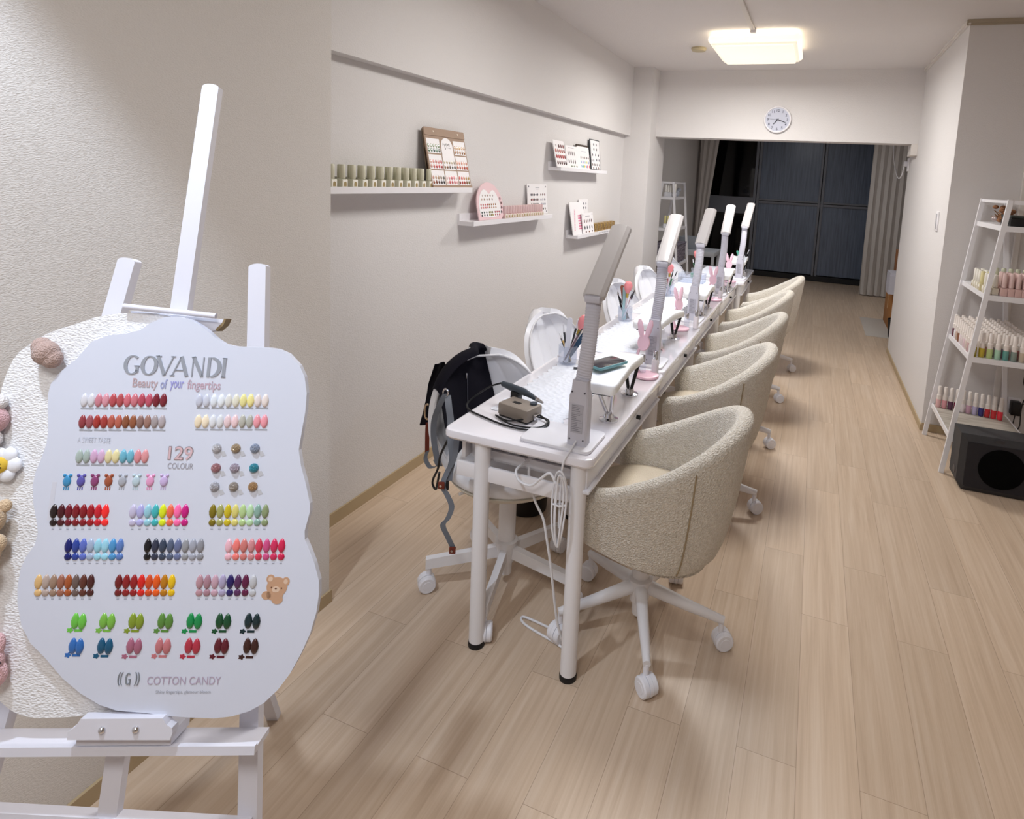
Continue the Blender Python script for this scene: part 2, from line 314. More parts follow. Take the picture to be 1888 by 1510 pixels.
# ---- measured outlines of the colour board and easel (metres, in the board's own plane)
D={"easel_M":[[0.91355,0.40674,0.0],[-0.39465,0.88641,-0.24192],[-0.0984,0.22101,0.9703],[-0.91344,0.45219,0.0]],"sign":[[-0.098,1.2086],[-0.0737,1.2197],[-0.0458,1.2239],[-0.0242,1.2305],[-0.0084,1.2433],[0.0138,1.2541],[0.0365,1.255],[0.0545,1.2511],[0.0704,1.2427],[0.0856,1.2324],[0.1002,1.2203],[0.1143,1.2122],[0.1319,1.2088],[0.1553,1.2087],[0.1842,1.2088],[0.2016,1.207],[0.2201,1.1996],[0.2398,1.1809],[0.2501,1.1623],[0.256,1.1356],[0.2566,1.1067],[0.254,1.0745],[0.2518,1.0429],[0.258,1.0174],[0.2674,0.9921],[0.2778,0.9585],[0.2788,0.9443],[0.2734,0.9154],[0.275,0.9019],[0.2812,0.891],[0.2935,0.866],[0.3033,0.8386],[0.3052,0.8171],[0.3035,0.7899],[0.2966,0.758],[0.2854,0.7288],[0.2714,0.6995],[0.2546,0.6752],[0.2349,0.6558],[0.2145,0.6445],[0.1881,0.6368],[0.1613,0.6341],[0.1236,0.6355],[0.0883,0.6382],[0.0587,0.6422],[0.0322,0.6443],[0.0134,0.6462],[-0.0113,0.6538],[-0.0424,0.6705],[-0.0718,0.6922],[-0.1025,0.7224],[-0.1262,0.7427],[-0.1436,0.7687],[-0.1539,0.8004],[-0.1574,0.8236],[-0.1568,0.8526],[-0.1507,0.8713],[-0.1409,0.8878],[-0.1387,0.9066],[-0.1439,0.9255],[-0.1527,0.9527],[-0.1572,0.9779],[-0.1555,1.0002],[-0.1496,1.0223],[-0.1453,1.0445],[-0.146,1.0671],[-0.1509,1.0952],[-0.1545,1.1207],[-0.1523,1.1381],[-0.1426,1.1553],[-0.13,1.1686],[-0.118,1.1796]],"back":[[-0.0024,1.2583],[-0.0317,1.259],[-0.0607,1.2578],[-0.1011,1.2517],[-0.1366,1.2367],[-0.1769,1.2216],[-0.1996,1.2054],[-0.2261,1.1821],[-0.2358,1.1499],[-0.24,1.1216],[-0.2378,1.0798],[-0.2405,1.0365],[-0.2472,0.9937],[-0.2493,0.9431],[-0.2389,0.8975],[-0.2221,0.8524],[-0.2227,0.8035],[-0.2217,0.7553],[-0.2079,0.7077],[-0.185,0.6684],[-0.1704,0.6512],[-0.1525,0.638],[-0.1328,0.6296],[-0.1092,0.6265],[-0.0747,0.6276],[-0.0483,0.6293],[-0.03,0.6321],[0.0177,0.6343],[0.0436,0.6366],[0.0987,0.6443],[0.1551,0.6601],[0.2096,0.7003],[0.2199,0.7658],[0.1898,0.8911],[0.1764,1.0203],[0.1644,1.1356],[0.132,1.189],[0.0944,1.2059],[0.0649,1.2305],[0.0269,1.2511]],"cent":[0.0481,0.9362],"mast":[[0.0203,1.6791],[-0.0,0.4659]],"rup":[[0.1294,1.3543],[0.206,0.4617]],"lup":[[-0.0956,1.3538],[-0.2,0.5925]],"lup2":[[-0.1002,1.3112],[-0.1989,0.6044]],"tray_back":[[-0.1898,0.5797],[0.2221,0.579]],"tray_front":[[-0.1578,0.5903],[0.228,0.5897]],"tray_bot":[[-0.1565,0.5811],[0.227,0.5831]],"hold":[[-0.0462,0.6104],[-0.047,0.6218],[-0.0369,0.6286],[-0.0305,0.6401],[0.0898,0.6405],[0.0966,0.6311],[0.1053,0.6265],[0.1069,0.6195],[0.1041,0.6095]],"screws":[[0.0027,0.6239],[0.0523,0.6244]],"xbar":[[-0.1673,0.486],[-0.008,0.4717],[0.1951,0.4581]],"rod":[[-0.0589,1.2691],[0.0918,1.2583]],"clampend":[[0.0599,1.2534],[0.1041,1.2532],[0.1032,1.2448],[0.095,1.2371],[0.0903,1.2231],[0.0754,1.2281]],"rearfoot":[-0.0353,0.7235,0.1804],"rearpin":[0,0.02,1.05],"plush":[[-0.164,1.1885],[-0.2216,1.078],[-0.2061,1.0079],[-0.2008,0.9026],[-0.1644,0.715]],"ovA":[[-0.0965,1.1138,"d8d8e0"],[-0.0854,1.1141,"d6d6de"],[-0.0742,1.1144,"c9808f"],[-0.063,1.1148,"d594a2"],[-0.0517,1.1151,"b64c54"],[-0.0405,1.1154,"b34f55"],[-0.0292,1.1157,"cc6b78"],[-0.018,1.1161,"cb7481"],[-0.0067,1.1164,"b44a5c"],[0.0047,1.1167,"bb5166"],[0.016,1.1171,"7a1f30"],[0.0273,1.1174,"7a2433"],[-0.0949,1.0797,"8f3a42"],[-0.0837,1.08,"9d545c"],[-0.0725,1.0803,"a3342f"],[-0.0613,1.0806,"a13a36"],[-0.05,1.0809,"b05a4c"],[-0.0388,1.0812,"b5604f"],[-0.0275,1.0815,"8a5238"],[-0.0162,1.0818,"92583c"],[-0.0048,1.0821,"8d6f68"],[0.0065,1.0825,"9a756a"],[0.0179,1.0828,"a49a9c"],[0.0293,1.0831,"b0a6aa"],[0.0845,1.1185,"c4c8d8"],[0.0961,1.1188,"ccd0de"],[0.1078,1.1192,"dfe6ee"],[0.1195,1.1195,"e4eaf0"],[0.1312,1.1199,"dcdcd8"],[0.143,1.1202,"e0decd"],[0.1548,1.1206,"e6df9a"],[0.1665,1.1209,"eee49a"],[0.1783,1.1212,"e3d8d4"],[0.1901,1.1216,"e8ddd8"],[0.0863,1.0852,"ebdcc0"],[0.098,1.0855,"f0e2c8"],[0.1097,1.0858,"dcdfe4"],[0.1214,1.0861,"d8dbdf"],[0.1331,1.0864,"e3c9cd"],[0.1449,1.0868,"ecccd0"],[0.1567,1.0871,"b5b4aa"],[0.1685,1.0874,"b2b3aa"],[0.1803,1.0877,"e89aa5"],[0.1921,1.088,"eb9aa6"],[-0.0919,1.025,"a9b8b2"],[-0.0807,1.0253,"a5b5b0"],[-0.0695,1.0255,"d0aacb"],[-0.0582,1.0258,"d2afcf"],[-0.047,1.026,"e0d6a8"],[-0.0357,1.0263,"e3d8a5"],[-0.0244,1.0266,"6cb1c9"],[-0.0131,1.0268,"6fb4cb"],[-0.0018,1.0271,"d98f98"],[0.0095,1.0274,"db969a"]],"strips":[[-0.0903,1.1006],[-0.0676,1.1012],[-0.0448,1.1018],[-0.022,1.1025],[0.0009,1.1031],[0.0239,1.1038],[-0.0879,1.0663],[-0.0652,1.0669],[-0.0425,1.0675],[-0.0197,1.0681],[0.0032,1.0687],[0.0262,1.0693],[0.0915,1.1063],[0.115,1.107],[0.1385,1.1076],[0.162,1.1083],[0.1857,1.109],[0.0935,1.0719],[0.1169,1.0725],[0.1405,1.0731],[0.1641,1.0738],[0.1878,1.0744],[-0.0846,1.0118],[-0.0621,1.0123],[-0.0396,1.0128],[-0.017,1.0133],[0.0057,1.0138]],"ovB":[[-0.1192,0.9394,"1c0d12"],[-0.108,0.9396,"4a0f1c"],[-0.0968,0.9398,"700f24"],[-0.0856,0.94,"7d1020"],[-0.0744,0.9402,"860f1e"],[-0.0631,0.9404,"9e1220"],[-0.0518,0.9406,"c8182c"],[-0.0406,0.9408,"fa2a2c"],[0.0018,0.9415,"c4bfdc"],[0.0133,0.9417,"b0aee0"],[0.0247,0.9419,"96cbdc"],[0.0362,0.9421,"3fb1b8"],[0.0477,0.9423,"dbe81e"],[0.0592,0.9425,"ee6f52"],[0.0708,0.9427,"ff6fae"],[0.0823,0.9429,"c81880"],[0.1254,0.9436,"7d6f16"],[0.1372,0.9438,"a3a565"],[0.149,0.944,"c9b620"],[0.1608,0.9442,"d9d078"],[0.1726,0.9444,"b3cf90"],[0.1844,0.9446,"b7d9ae"],[0.1963,0.9448,"86aa9e"],[0.2081,0.945,"8b9a72"],[-0.0898,0.8876,"0c1a6a"],[-0.0786,0.8877,"2b449c"],[-0.0675,0.8879,"5c6fc4"],[-0.0563,0.888,"a3b4d0"],[-0.0451,0.8882,"98d2e6"],[-0.0339,0.8883,"9ad4ea"],[-0.0226,0.8885,"4c94cc"],[-0.0114,0.8886,"5c7fc2"],[0.0309,0.8892,"0a0c14"],[0.0425,0.8894,"30364c"],[0.0541,0.8895,"3a465c"],[0.0658,0.8897,"56627c"],[0.0774,0.8899,"68739a"],[0.0891,0.89,"96999f"],[0.1008,0.8902,"a2a6b4"],[0.1125,0.8903,"8e9099"],[0.1563,0.8909,"eab6c4"],[0.1682,0.8911,"ee7d78"],[0.18,0.8913,"cf7a76"],[0.1918,0.8914,"d08a90"],[0.2037,0.8916,"d33d58"],[0.2156,0.8917,"cc4f86"],[0.2275,0.8919,"cf2c5c"],[0.2394,0.8921,"d12050"],[-0.1271,0.8332,"dab47a"],[-0.1159,0.8333,"b3a198"],[-0.1048,0.8334,"9a7f6c"],[-0.0936,0.8335,"9c6552"],[-0.0824,0.8336,"a5542a"],[-0.0713,0.8338,"6a5854"],[-0.06,0.8339,"5e3026"],[-0.0488,0.834,"4a2020"],[-0.0065,0.8344,"70181c"],[0.005,0.8345,"8c1a1e"],[0.0165,0.8346,"96181e"],[0.028,0.8347,"d8221c"],[0.0396,0.8348,"d24c1e"],[0.0512,0.835,"e65a14"],[0.0628,0.8351,"b8780c"],[0.0744,0.8352,"e8be14"],[0.1174,0.8356,"b88f9a"],[0.1292,0.8357,"a8808e"],[0.141,0.8359,"c4a0b0"],[0.1528,0.836,"a9a0c0"],[0.1647,0.8361,"241a60"],[0.1765,0.8362,"542a58"],[0.1884,0.8363,"5e1440"],[0.2003,0.8364,"c0c2c8"]],"dots":[[-0.1178,0.9223,"1c0d12"],[-0.1067,0.9225,"4a0f1c"],[-0.0955,0.9227,"700f24"],[-0.0843,0.9228,"7d1020"],[-0.0731,0.923,"860f1e"],[-0.0619,0.9232,"9e1220"],[-0.0506,0.9234,"c8182c"],[-0.0394,0.9236,"fa2a2c"],[0.0029,0.9242,"c4bfdc"],[0.0143,0.9244,"b0aee0"],[0.0258,0.9246,"96cbdc"],[0.0372,0.9248,"3fb1b8"],[0.0487,0.925,"dbe81e"],[0.0602,0.9252,"ee6f52"],[0.0717,0.9253,"ff6fae"],[0.0832,0.9255,"c81880"],[0.1262,0.9262,"7d6f16"],[0.138,0.9264,"a3a565"],[0.1497,0.9266,"c9b620"],[0.1615,0.9268,"d9d078"],[0.1733,0.927,"b3cf90"],[0.1851,0.9272,"b7d9ae"],[0.197,0.9274,"86aa9e"],[0.2088,0.9275,"8b9a72"],[-0.0886,0.8709,"0c1a6a"],[-0.0774,0.8711,"2b449c"],[-0.0663,0.8712,"5c6fc4"],[-0.0551,0.8714,"a3b4d0"],[-0.0439,0.8715,"98d2e6"],[-0.0327,0.8716,"9ad4ea"],[-0.0215,0.8718,"4c94cc"],[-0.0103,0.8719,"5c7fc2"],[0.0319,0.8724,"0a0c14"],[0.0434,0.8726,"30364c"],[0.0551,0.8727,"3a465c"],[0.0667,0.8729,"56627c"],[0.0783,0.873,"68739a"],[0.09,0.8732,"96999f"],[0.1017,0.8733,"a2a6b4"],[0.1134,0.8735,"8e9099"],[0.1571,0.874,"eab6c4"],[0.1689,0.8741,"ee7d78"],[0.1807,0.8743,"cf7a76"],[0.1925,0.8744,"d08a90"],[0.2043,0.8746,"d33d58"],[0.2162,0.8747,"cc4f86"],[0.2281,0.8749,"cf2c5c"],[0.24,0.875,"d12050"],[-0.1258,0.8168,"dab47a"],[-0.1147,0.8169,"b3a198"],[-0.1035,0.817,"9a7f6c"],[-0.0924,0.8171,"9c6552"],[-0.0812,0.8172,"a5542a"],[-0.0701,0.8173,"6a5854"],[-0.0589,0.8174,"5e3026"],[-0.0477,0.8175,"4a2020"],[-0.0055,0.8179,"70181c"],[0.006,0.818,"8c1a1e"],[0.0175,0.8181,"96181e"],[0.029,0.8182,"d8221c"],[0.0406,0.8183,"d24c1e"],[0.0521,0.8184,"e65a14"],[0.0637,0.8185,"b8780c"],[0.0753,0.8186,"e8be14"],[0.1182,0.819,"b88f9a"],[0.13,0.8191,"a8808e"],[0.1417,0.8192,"c4a0b0"],[0.1535,0.8193,"a9a0c0"],[0.1654,0.8194,"241a60"],[0.1772,0.8195,"542a58"],[0.1891,0.8196,"5e1440"],[0.2009,0.8197,"c0c2c8"]],"nums":[[-0.117,0.9123],[-0.1058,0.9125],[-0.0947,0.9126],[-0.0835,0.9128],[-0.0723,0.913],[-0.0611,0.9131],[-0.0498,0.9133],[-0.0386,0.9135],[0.0036,0.9141],[0.015,0.9143],[0.0265,0.9145],[0.0379,0.9147],[0.0494,0.9148],[0.0609,0.915],[0.0724,0.9152],[0.0839,0.9154],[0.1268,0.916],[0.1386,0.9162],[0.1503,0.9164],[0.1621,0.9166],[0.1738,0.9168],[0.1856,0.9169],[0.1975,0.9171],[0.2093,0.9173],[-0.0877,0.861],[-0.0766,0.8612],[-0.0655,0.8613],[-0.0543,0.8614],[-0.0432,0.8616],[-0.032,0.8617],[-0.0208,0.8618],[-0.0096,0.862],[0.0326,0.8625],[0.0441,0.8626],[0.0557,0.8627],[0.0673,0.8629],[0.079,0.863],[0.0906,0.8631],[0.1023,0.8633],[0.1139,0.8634],[0.1576,0.8639],[0.1694,0.8641],[0.1812,0.8642],[0.193,0.8643],[0.2048,0.8645],[0.2167,0.8646],[0.2285,0.8648],[0.2404,0.8649],[-0.125,0.8076],[-0.1139,0.8077],[-0.1028,0.8078],[-0.0916,0.8079],[-0.0805,0.808],[-0.0693,0.8081],[-0.0581,0.8082],[-0.047,0.8083],[-0.0048,0.8086],[0.0067,0.8087],[0.0182,0.8088],[0.0297,0.8089],[0.0412,0.809],[0.0527,0.8091],[0.0643,0.8092],[0.0759,0.8092],[0.1187,0.8096],[0.1305,0.8097],[0.1422,0.8098],[0.154,0.8099],[0.1658,0.81],[0.1777,0.8101],[0.1895,0.8102],[0.2014,0.8103]],"ovC":[[-0.0641,0.7758,"6cc24a"],[-0.0534,0.775,"6cc24a"],[-0.0217,0.776,"7ab848"],[-0.0101,0.7753,"7ab848"],[0.022,0.7763,"82982c"],[0.0328,0.7755,"82982c"],[0.066,0.7765,"5a8a3c"],[0.0774,0.7758,"5a8a3c"],[0.11,0.7768,"118a4a"],[0.1218,0.7761,"118a4a"],[0.1545,0.777,"0d4a2a"],[0.1664,0.7763,"0d4a2a"],[0.199,0.7773,"0f2a30"],[0.2115,0.7766,"0f2a30"],[-0.0626,0.7393,"2f6ab4"],[-0.0524,0.7385,"2f6ab4"],[-0.0201,0.7394,"0f5478"],[-0.0088,0.7387,"0f5478"],[0.0234,0.7396,"a5647c"],[0.0348,0.7388,"a5647c"],[0.0669,0.7397,"c0747a"],[0.0786,0.739,"c0747a"],[0.1115,0.7399,"b03044"],[0.1233,0.7391,"b03044"],[0.1564,0.74,"5c1224"],[0.1669,0.7393,"5c1224"],[0.201,0.7402,"3a1a16"],[0.2126,0.7394,"3a1a16"]],"flow":[[-0.0702,0.7621,"6cc24a"],[-0.0276,0.7618,"7ab848"],[0.015,0.7615,"82982c"],[0.0599,0.7617,"5a8a3c"],[0.1025,0.7614,"118a4a"],[0.1483,0.7616,"0d4a2a"],[0.1916,0.7616,"0f2a30"],[-0.0686,0.7258,"2f6ab4"],[-0.0261,0.7246,"0f5478"],[0.0166,0.7239,"a5647c"],[0.061,0.7245,"c0747a"],[0.1039,0.7241,"b03044"],[0.1492,0.724,"5c1224"],[0.1937,0.7235,"3a1a16"]],"cats":[[-0.1057,0.9864,"3f8fc0"],[-0.0845,0.9868,"5c57a8"],[-0.0633,0.9873,"8c4474"],[-0.0421,0.9877,"a0543a"],[-0.0207,0.9882,"a9adb8"],[0.0007,0.9886,"b8cdd8"],[0.0222,0.989,"e09cc4"],[0.0437,0.9895,"c6b1dc"]],"domes":[[0.1208,1.0427,"c8c8cc"],[0.1511,1.0434,"b09a7a"],[0.1815,1.0442,"9aa6bc"],[0.1229,1.0116,"b07a80"],[0.1525,1.0123,"b0a4b4"],[0.183,1.0129,"2f93a8"],[0.1242,0.9822,"b9b9c0"],[0.154,0.9828,"a59c92"],[0.1844,0.9834,"b08a60"]],"tGOV":[-0.0407,1.1574,0.1221,1.1895],"tTag":[-0.0243,1.136,0.1157,1.1518],"t129":[0.0452,1.0225,0.0845,1.0449],"tCol":[0.0469,1.0089,0.0867,1.0183],"tSweet":[-0.0981,1.0473,-0.0471,1.0555],"tLogo":[0.01,0.6817,0.0439,0.7021],"tCot":[0.0552,0.6833,0.1661,0.6951],"tShiny":[0.0699,0.6692,0.1526,0.6753],"bear":[0.214,0.8024,0.2578,0.8481],"mm":0.08360000000000001,"cam":[1117.6700199039585,1085.0640373723681,458.4101425727276,[0.934728,0.35128,0.053717],[-0.091076,0.090696,0.991705],[-0.343495,0.931867,-0.116769]]}
# ---------------------------------------------------------------- the setting
struct('floor', MB().span((-2.3, -2.1, -.1), (3, 11.2, 0)), M_FLOOR)
struct('ceiling', MB().span((-2.3, -2.1, 2.551), (3, 11.2, 2.66)), M_CEIL)
struct('wall_left', MB().span((-1.9, 1.4, 0), (-1.77, 6.2, 1.913)).span((-1.9, 1.4, 1.913), (-1.712, 6.2, 2.551)), M_WALL)
struct('wall_left_near', MB().span((-1.9, -2.0, 0), (-1.444, 1.524, 2.551)), M_NEAR)
struct('wall_left_far', MB().span((-1.9, 5.62, 0), (-1.515, 6.2, 2.551)), M_WALL)
struct('wall_end', MB().span((-1.515, 5.833, 1.927), (.765, 6.05, 2.551)), M_WALL)
struct('trim_1', MB().span((.715, 5.835, 1.83), (.765, 6.05, 1.927), .003), M_TRIMW)
struct('wall_right', MB().span((.765, 4.2865, 0), (.885, 6.296, 2.551)), M_WALL)
struct('wall_front', MB().span((.885, 4.2865, 0), (2.9, 4.42, 2.551)), M_WALL)
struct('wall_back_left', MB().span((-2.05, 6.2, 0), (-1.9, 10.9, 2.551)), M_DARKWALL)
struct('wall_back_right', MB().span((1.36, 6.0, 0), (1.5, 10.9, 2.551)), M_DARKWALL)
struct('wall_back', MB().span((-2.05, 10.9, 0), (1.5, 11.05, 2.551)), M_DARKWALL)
struct('wall_outer_right', MB().span((2.8, -2, 0), (2.9, 4.3, 2.551)), M_WALL)
struct('wall_rear', MB().span((-1.9, -2.1, 0), (2.9, -2, 2.551)), M_WALL)
struct('baseboard_left', MB().span((-1.77, 1.524, 0), (-1.762, 5.62, .055), .001), M_BASE)
struct('baseboard_left_near', MB().span((-1.444, -2, 0), (-1.436, 1.53, .045), .001), M_BASE)
struct('baseboard_right', MB().span((.757, 4.279, 0), (.765, 6.296, .042), .001), M_BASE)
struct('baseboard_front', MB().span((.765, 4.279, 0), (2.8, 4.287, .05), .001), M_BASE)
def crown(a, b, side):
    m = MB(); x0, y0 = a; x1, y1 = b
    if side == 'x': m.span((x0 - .012, y0, 2.522), (x0, y1, 2.551), .002).span((x0 - .02, y0, 2.532), (x0, y1, 2.551), .002)
    else: m.span((x0, y0 - .012, 2.518), (x1, y0, 2.551), .002).span((x0, y0 - .02, 2.53), (x1, y0, 2.551), .002)
    return m
struct('trim_2', crown((.765, 4.267), (.765, 5.833), 'x'), M_TRIMW)
struct('trim_3', crown((.745, 4.2865), (2.8, 4.2865), 'y'), mat('beige_crown', 'a89c88', .5))
struct('trim_4', MB().span((1.128, 4.262, .05), (1.158, 4.2865, 2.5), .004), M_TRIMW)       # cable duct up the wall behind the rack
struct('trim_5', MB().span((-.517, -1.0, 2.535), (-.487, 4.36, 2.551), .003), M_TRIMW)    # cable duct along the ceiling
# ---- the balcony window at the far end
wf = MB()
for x0, x1 in ((-1.9, -1.82), (-1.0, -.955), (-.945, -.90), (.03, .065), (.075, .115), (1.28, 1.36)): wf.span((x0, 10.58, .02), (x1, 10.66, 2.45), .004)
for z0, z1 in ((1.225, 1.265), (1.275, 1.305), (2.42, 2.5)): wf.span((-.9, 10.585, z0), (1.3, 10.655, z1), .003)
wf.span((-1.86, 10.57, 1.03), (-.98, 10.65, 1.31), .004)
win = struct('window_1', wf, M_FRAME)
def pane(x0, x1, z0, z1, m): part('pane', MB().span((x0, 10.61, z0), (x1, 10.62, z1)), m, win, smooth=False)
pane(-1.86, -.98, 1.3, 2.45, M_NIGHT); pane(-1.86, -.98, .1, 1.04, M_NIGHT)
for x0, x1 in ((-.905, .035), (.11, 1.3)):
    pane(x0, x1, .1, 1.235, M_PANE); pane(x0, x1, 1.3, 2.43, M_PANE)
struct('trim_6', MB().span((-1.9, 10.55, 0), (1.36, 10.66, .085), .003), M_BLK)
# ---------------------------------------------------------------- ceiling lamp, detector, clock
def ceiling_lamp(loc, w, d, label, strength, color, group=None):
    t = thing('ceiling_lamp', label, 'ceiling lamp', loc, 0, group)
    part('mounting_plate', MB().span((-w * .4, -d * .4, -.02), (w * .4, d * .4, 0), .004), M_WHITE, t)
    e = mat('lit_diffuser_%s' % color, 'f5f0e4', .4, emit=(color, strength)); e2 = mat('lit_rim_%s' % color, 'f5f0e4', .4, emit=(color, strength * 1.25)); e3 = mat('lit_step_%s' % color, 'f5f0e4', .4, emit=(color, strength * .72))
    part('light_tray', MB().box((0, 0, -.0245), (w * .86, d * .86, .008), .002), mat('lit_tray_%s' % color, 'f5f0e4', .4, emit=(color, 9)), t)
    part('diffuser', MB().box((0, 0, -.055), (w, d, .05), .02, seg=3), e2, t)
    part('diffuser_step', MB().box((0, 0, -.084), (w * .93, d * .93, .018), .006), e3, t)
    part('frame_bead', MB().box((0, 0, -.099), (w * .85, d * .85, .024), .008), e, t)
    part('cord_plug', MB().span((-.02, -d * .5 - .03, -.03), (.02, -d * .5 + .02, 0), .004), M_WHITE, t)
    return t
ceiling_lamp((-.497, 4.68, 2.551), .61, .70, 'lit square ceiling lamp on the ceiling before the clock wall', LAMP_GLOW, 'fff1d8')
ceiling_lamp((-.35, -.35, 2.551), .61, .70, 'lit square ceiling lamp over the entrance, outside the picture', LAMP_GLOW, 'eaf0ff')
ceiling_lamp((-.497, 2.55, 2.551), .61, .70, 'lit square ceiling lamp over the middle of the room, outside the picture', LAMP_GLOW, 'fff4e4')
ceiling_lamp((-.2, 8.2, 2.551), .61, .70, 'square ceiling lamp added in the back room for brightness, hidden by the beam', LAMP_GLOW, 'f2f4ff')  # unseen fixture added to lift the dark back room
dl = thing('ceiling_downlight', 'small round recessed downlight over the easel, outside the picture', 'ceiling light', (-1.09, .32, 2.551))
part('ring', MB().tube([(.06 * math.cos(k * PI / 12), .06 * math.sin(k * PI / 12), -.004) for k in range(24)], .008, 8, closed=True), M_WHITE, dl)
part('lens', MB().lathe([(.055, 0), (.055, -.003)], n=24), mat('downlight_lens', 'f4f6ff', .4, emit=('e4ecff', 3)), dl)
single('ceiling_detector', MB().lathe([(.058, 0), (.06, -.012), (.05, -.026), (.02, -.03)], (-.965, 4.87, 2.551)), mat('aged_ivory_plastic', 'b9ad8e', .5), 'small round ivory detector on the ceiling left of the lamp', 'detector')
ck = thing('wall_clock', 'round white wall clock above the opening at the far end', 'clock', (-.391, 5.833, 2.108))
AX = rotx(PI / 2)
part('rim', MB().lathe([(.1, 0), (.118, .006), (.12, .02), (.116, .03), (.108, .032), (.106, .02)], n=48, axis=AX), M_WHITE, ck)
part('dial', MB().lathe([(.1045, .012), (.1045, .0206)], n=48, axis=AX), mat('pale_dial', 'b9bccb', .5), ck)
def text_mesh(body, h, mats, width=None, extrude=.0003, offset=0, bold=0, spacing=1.0):
    cu = bpy.data.curves.new('t', 'FONT'); cu.body = body; cu.size = 1; cu.extrude = 0; cu.offset = offset; cu.space_character = spacing
    o = bpy.data.objects.new('t', cu); COL.objects.link(o); bpy.context.view_layer.update()
    me = bpy.data.meshes.new_from_object(o.evaluated_get(bpy.context.evaluated_depsgraph_get()))
    bpy.data.objects.remove(o); bpy.data.curves.remove(cu)
    xs = [v.co.x for v in me.vertices]; ys = [v.co.y for v in me.vertices]
    x0, x1, y0, y1 = min(xs), max(xs), min(ys), max(ys)
    sy = h / (y1 - y0); sx = (width / (x1 - x0)) if width else sy
    mb = MB(); mb.add([((v.co.x - (x0 + x1) / 2) * sx, -extrude, (v.co.y - (y0 + y1) / 2) * sy) for v in me.vertices], [tuple(p.vertices) for p in me.polygons])
    bpy.data.meshes.remove(me); return mb
nm = MB()
for k in range(1, 13):
    a = PI / 2 - k * PI / 6; t = text_mesh(str(k), .023, None, offset=.012)
    nm.add([(x + .084 * math.cos(a), y - .0209, z + .082 * math.sin(a)) for x, y, z in t.v], t.f)
part('numerals', nm, ink('454858'), ck, smooth=False)
def hand(deg, ln, w, y, back=.012):
    a = math.radians(90 - deg); d = Vector((math.cos(a), 0, math.sin(a))); n = Vector((-d.z, 0, d.x))
    p = [-d * back - n * w, d * ln - n * w * .6, d * ln + n * w * .6, -d * back + n * w]
    m = MB(); q = [v + Vector((0, y, 0)) for v in p] + [v + Vector((0, y - .0015, 0)) for v in p]
    return m.add(q, [(0, 1, 2, 3), (7, 6, 5, 4), (0, 4, 5, 1), (1, 5, 6, 2), (2, 6, 7, 3), (3, 7, 4, 0)])
part('hour_hand', hand(219, .055, .0048, -.0225), ink('23242e'), ck, smooth=False)
part('minute_hand', hand(109, .074, .004, -.0245), ink('23242e'), ck, smooth=False)
part('second_hand', hand(276, .085, .001, -.0265), ink('9a9ca8'), ck, smooth=False)
# ---------------------------------------------------------------- wall fittings on the right
sw = thing('light_switch', 'tall white light switch plate on the right wall', 'light switch', (.765, 4.565, 1.335))
part('plate', MB().span((-.008, -.04, -.065), (0, .04, .065), .003), M_WHITE, sw)
part('rocker', MB().span((-.012, -.014, -.05), (-.006, .014, .05), .002), mat('grey_rocker', 'b9b9bd', .4), sw)
ou = thing('wall_socket', 'white wall socket with a white cord at the far opening', 'socket', (.765, 6.262, 1.77))
part('plate', MB().span((-.012, -.035, -.06), (0, .035, .06), .003), M_WHITE, ou)
part('plug', MB().span((-.045, -.018, -.015), (-.01, .018, .03), .004), M_PLW, ou)
part('cord', MB().tube(smoothpath([(-.04, 0, -.01), (-.045, .05, -.1), (-.06, .16, -.12), (-.08, .3, -.02), (-.1, .4, .15), (-.09, .5, .4), (-.08, .6, .72)]), .005, 6), M_CORDW, ou)
def cloth_curtain(name, x0, x1, y, z0, z1, folds, label, amp=.035, taper=None):
    def fn(u, v):
        z = z0 + (z1 - z0) * v; w = taper(v) if taper else 1
        xx = x0 + (x1 - x0) * u * w
        return (xx + .012 * math.sin(folds * 4 * PI * u + 1), y + amp * (.6 + .4 * (1 - v)) * math.sin(folds * 2 * PI * u + .6 * math.sin(3 * v)), z)
    return single(name, MB().sheet(fn, 90, 14, .003), M_CURT, label, 'curtain')
cloth_curtain('curtain', .70, 1.16, 9.62, .015, 2.4, 5, 'floor-length grey curtain gathered at the right of the balcony window')
cloth_curtain('curtain', -1.86, -1.55, 10.1, .3, 2.4, 3, 'grey curtain gathered at the left of the balcony window', .03, lambda v: .35 + .65 * v)
cb = thing('cardboard_box', 'brown cardboard box standing beyond the right wall edge', 'box', (1.075, 7.6, 0))
part('carton', MB().span((-.2, -.3, 0), (.2, .3, .60), .004), M_CARD, cb)
part('tape', MB().span((-.203, -.03, .2), (-.199, .03, .59)), mat('packing_tape', 'b8905c', .3), cb)
single('cardboard_box', MB().span((-.16, -.22, 0), (.16, .22, .26), .004), mat('darker_cardboard', '8a5a34', .8), 'smaller cardboard box on top of the tall carton', 'box', None, (1.085, 7.62, .60))
pb = MB().prism([(-.12, 0), (.12, 0), (.15, .2), (.13, .2), (.13, .23), (-.14, .23), (-.14, .2), (-.15, .2)], -.1, .1, lambda a, b, c: (c, a, b))
single('paper_bag', pb, M_PLG, 'pale grey paper bag hanging in front of the cartons', 'bag', None, (.905, 7.199, .44))
single('black_bin', MB().lathe([(.07, 0), (.09, .2), (.092, .2), (.085, .19)], (.905, 6.95, 0)), M_BLK, 'small black bin on the floor beyond the right wall edge', 'bin')
single('floor_mat', MB().span((.62, 6.9, .0), (.92, 7.9, .006), .002), mat('pale_paper_mat', 'b5aea6', .8), 'flat pale mat lying on the floor beyond the right wall', 'mat')
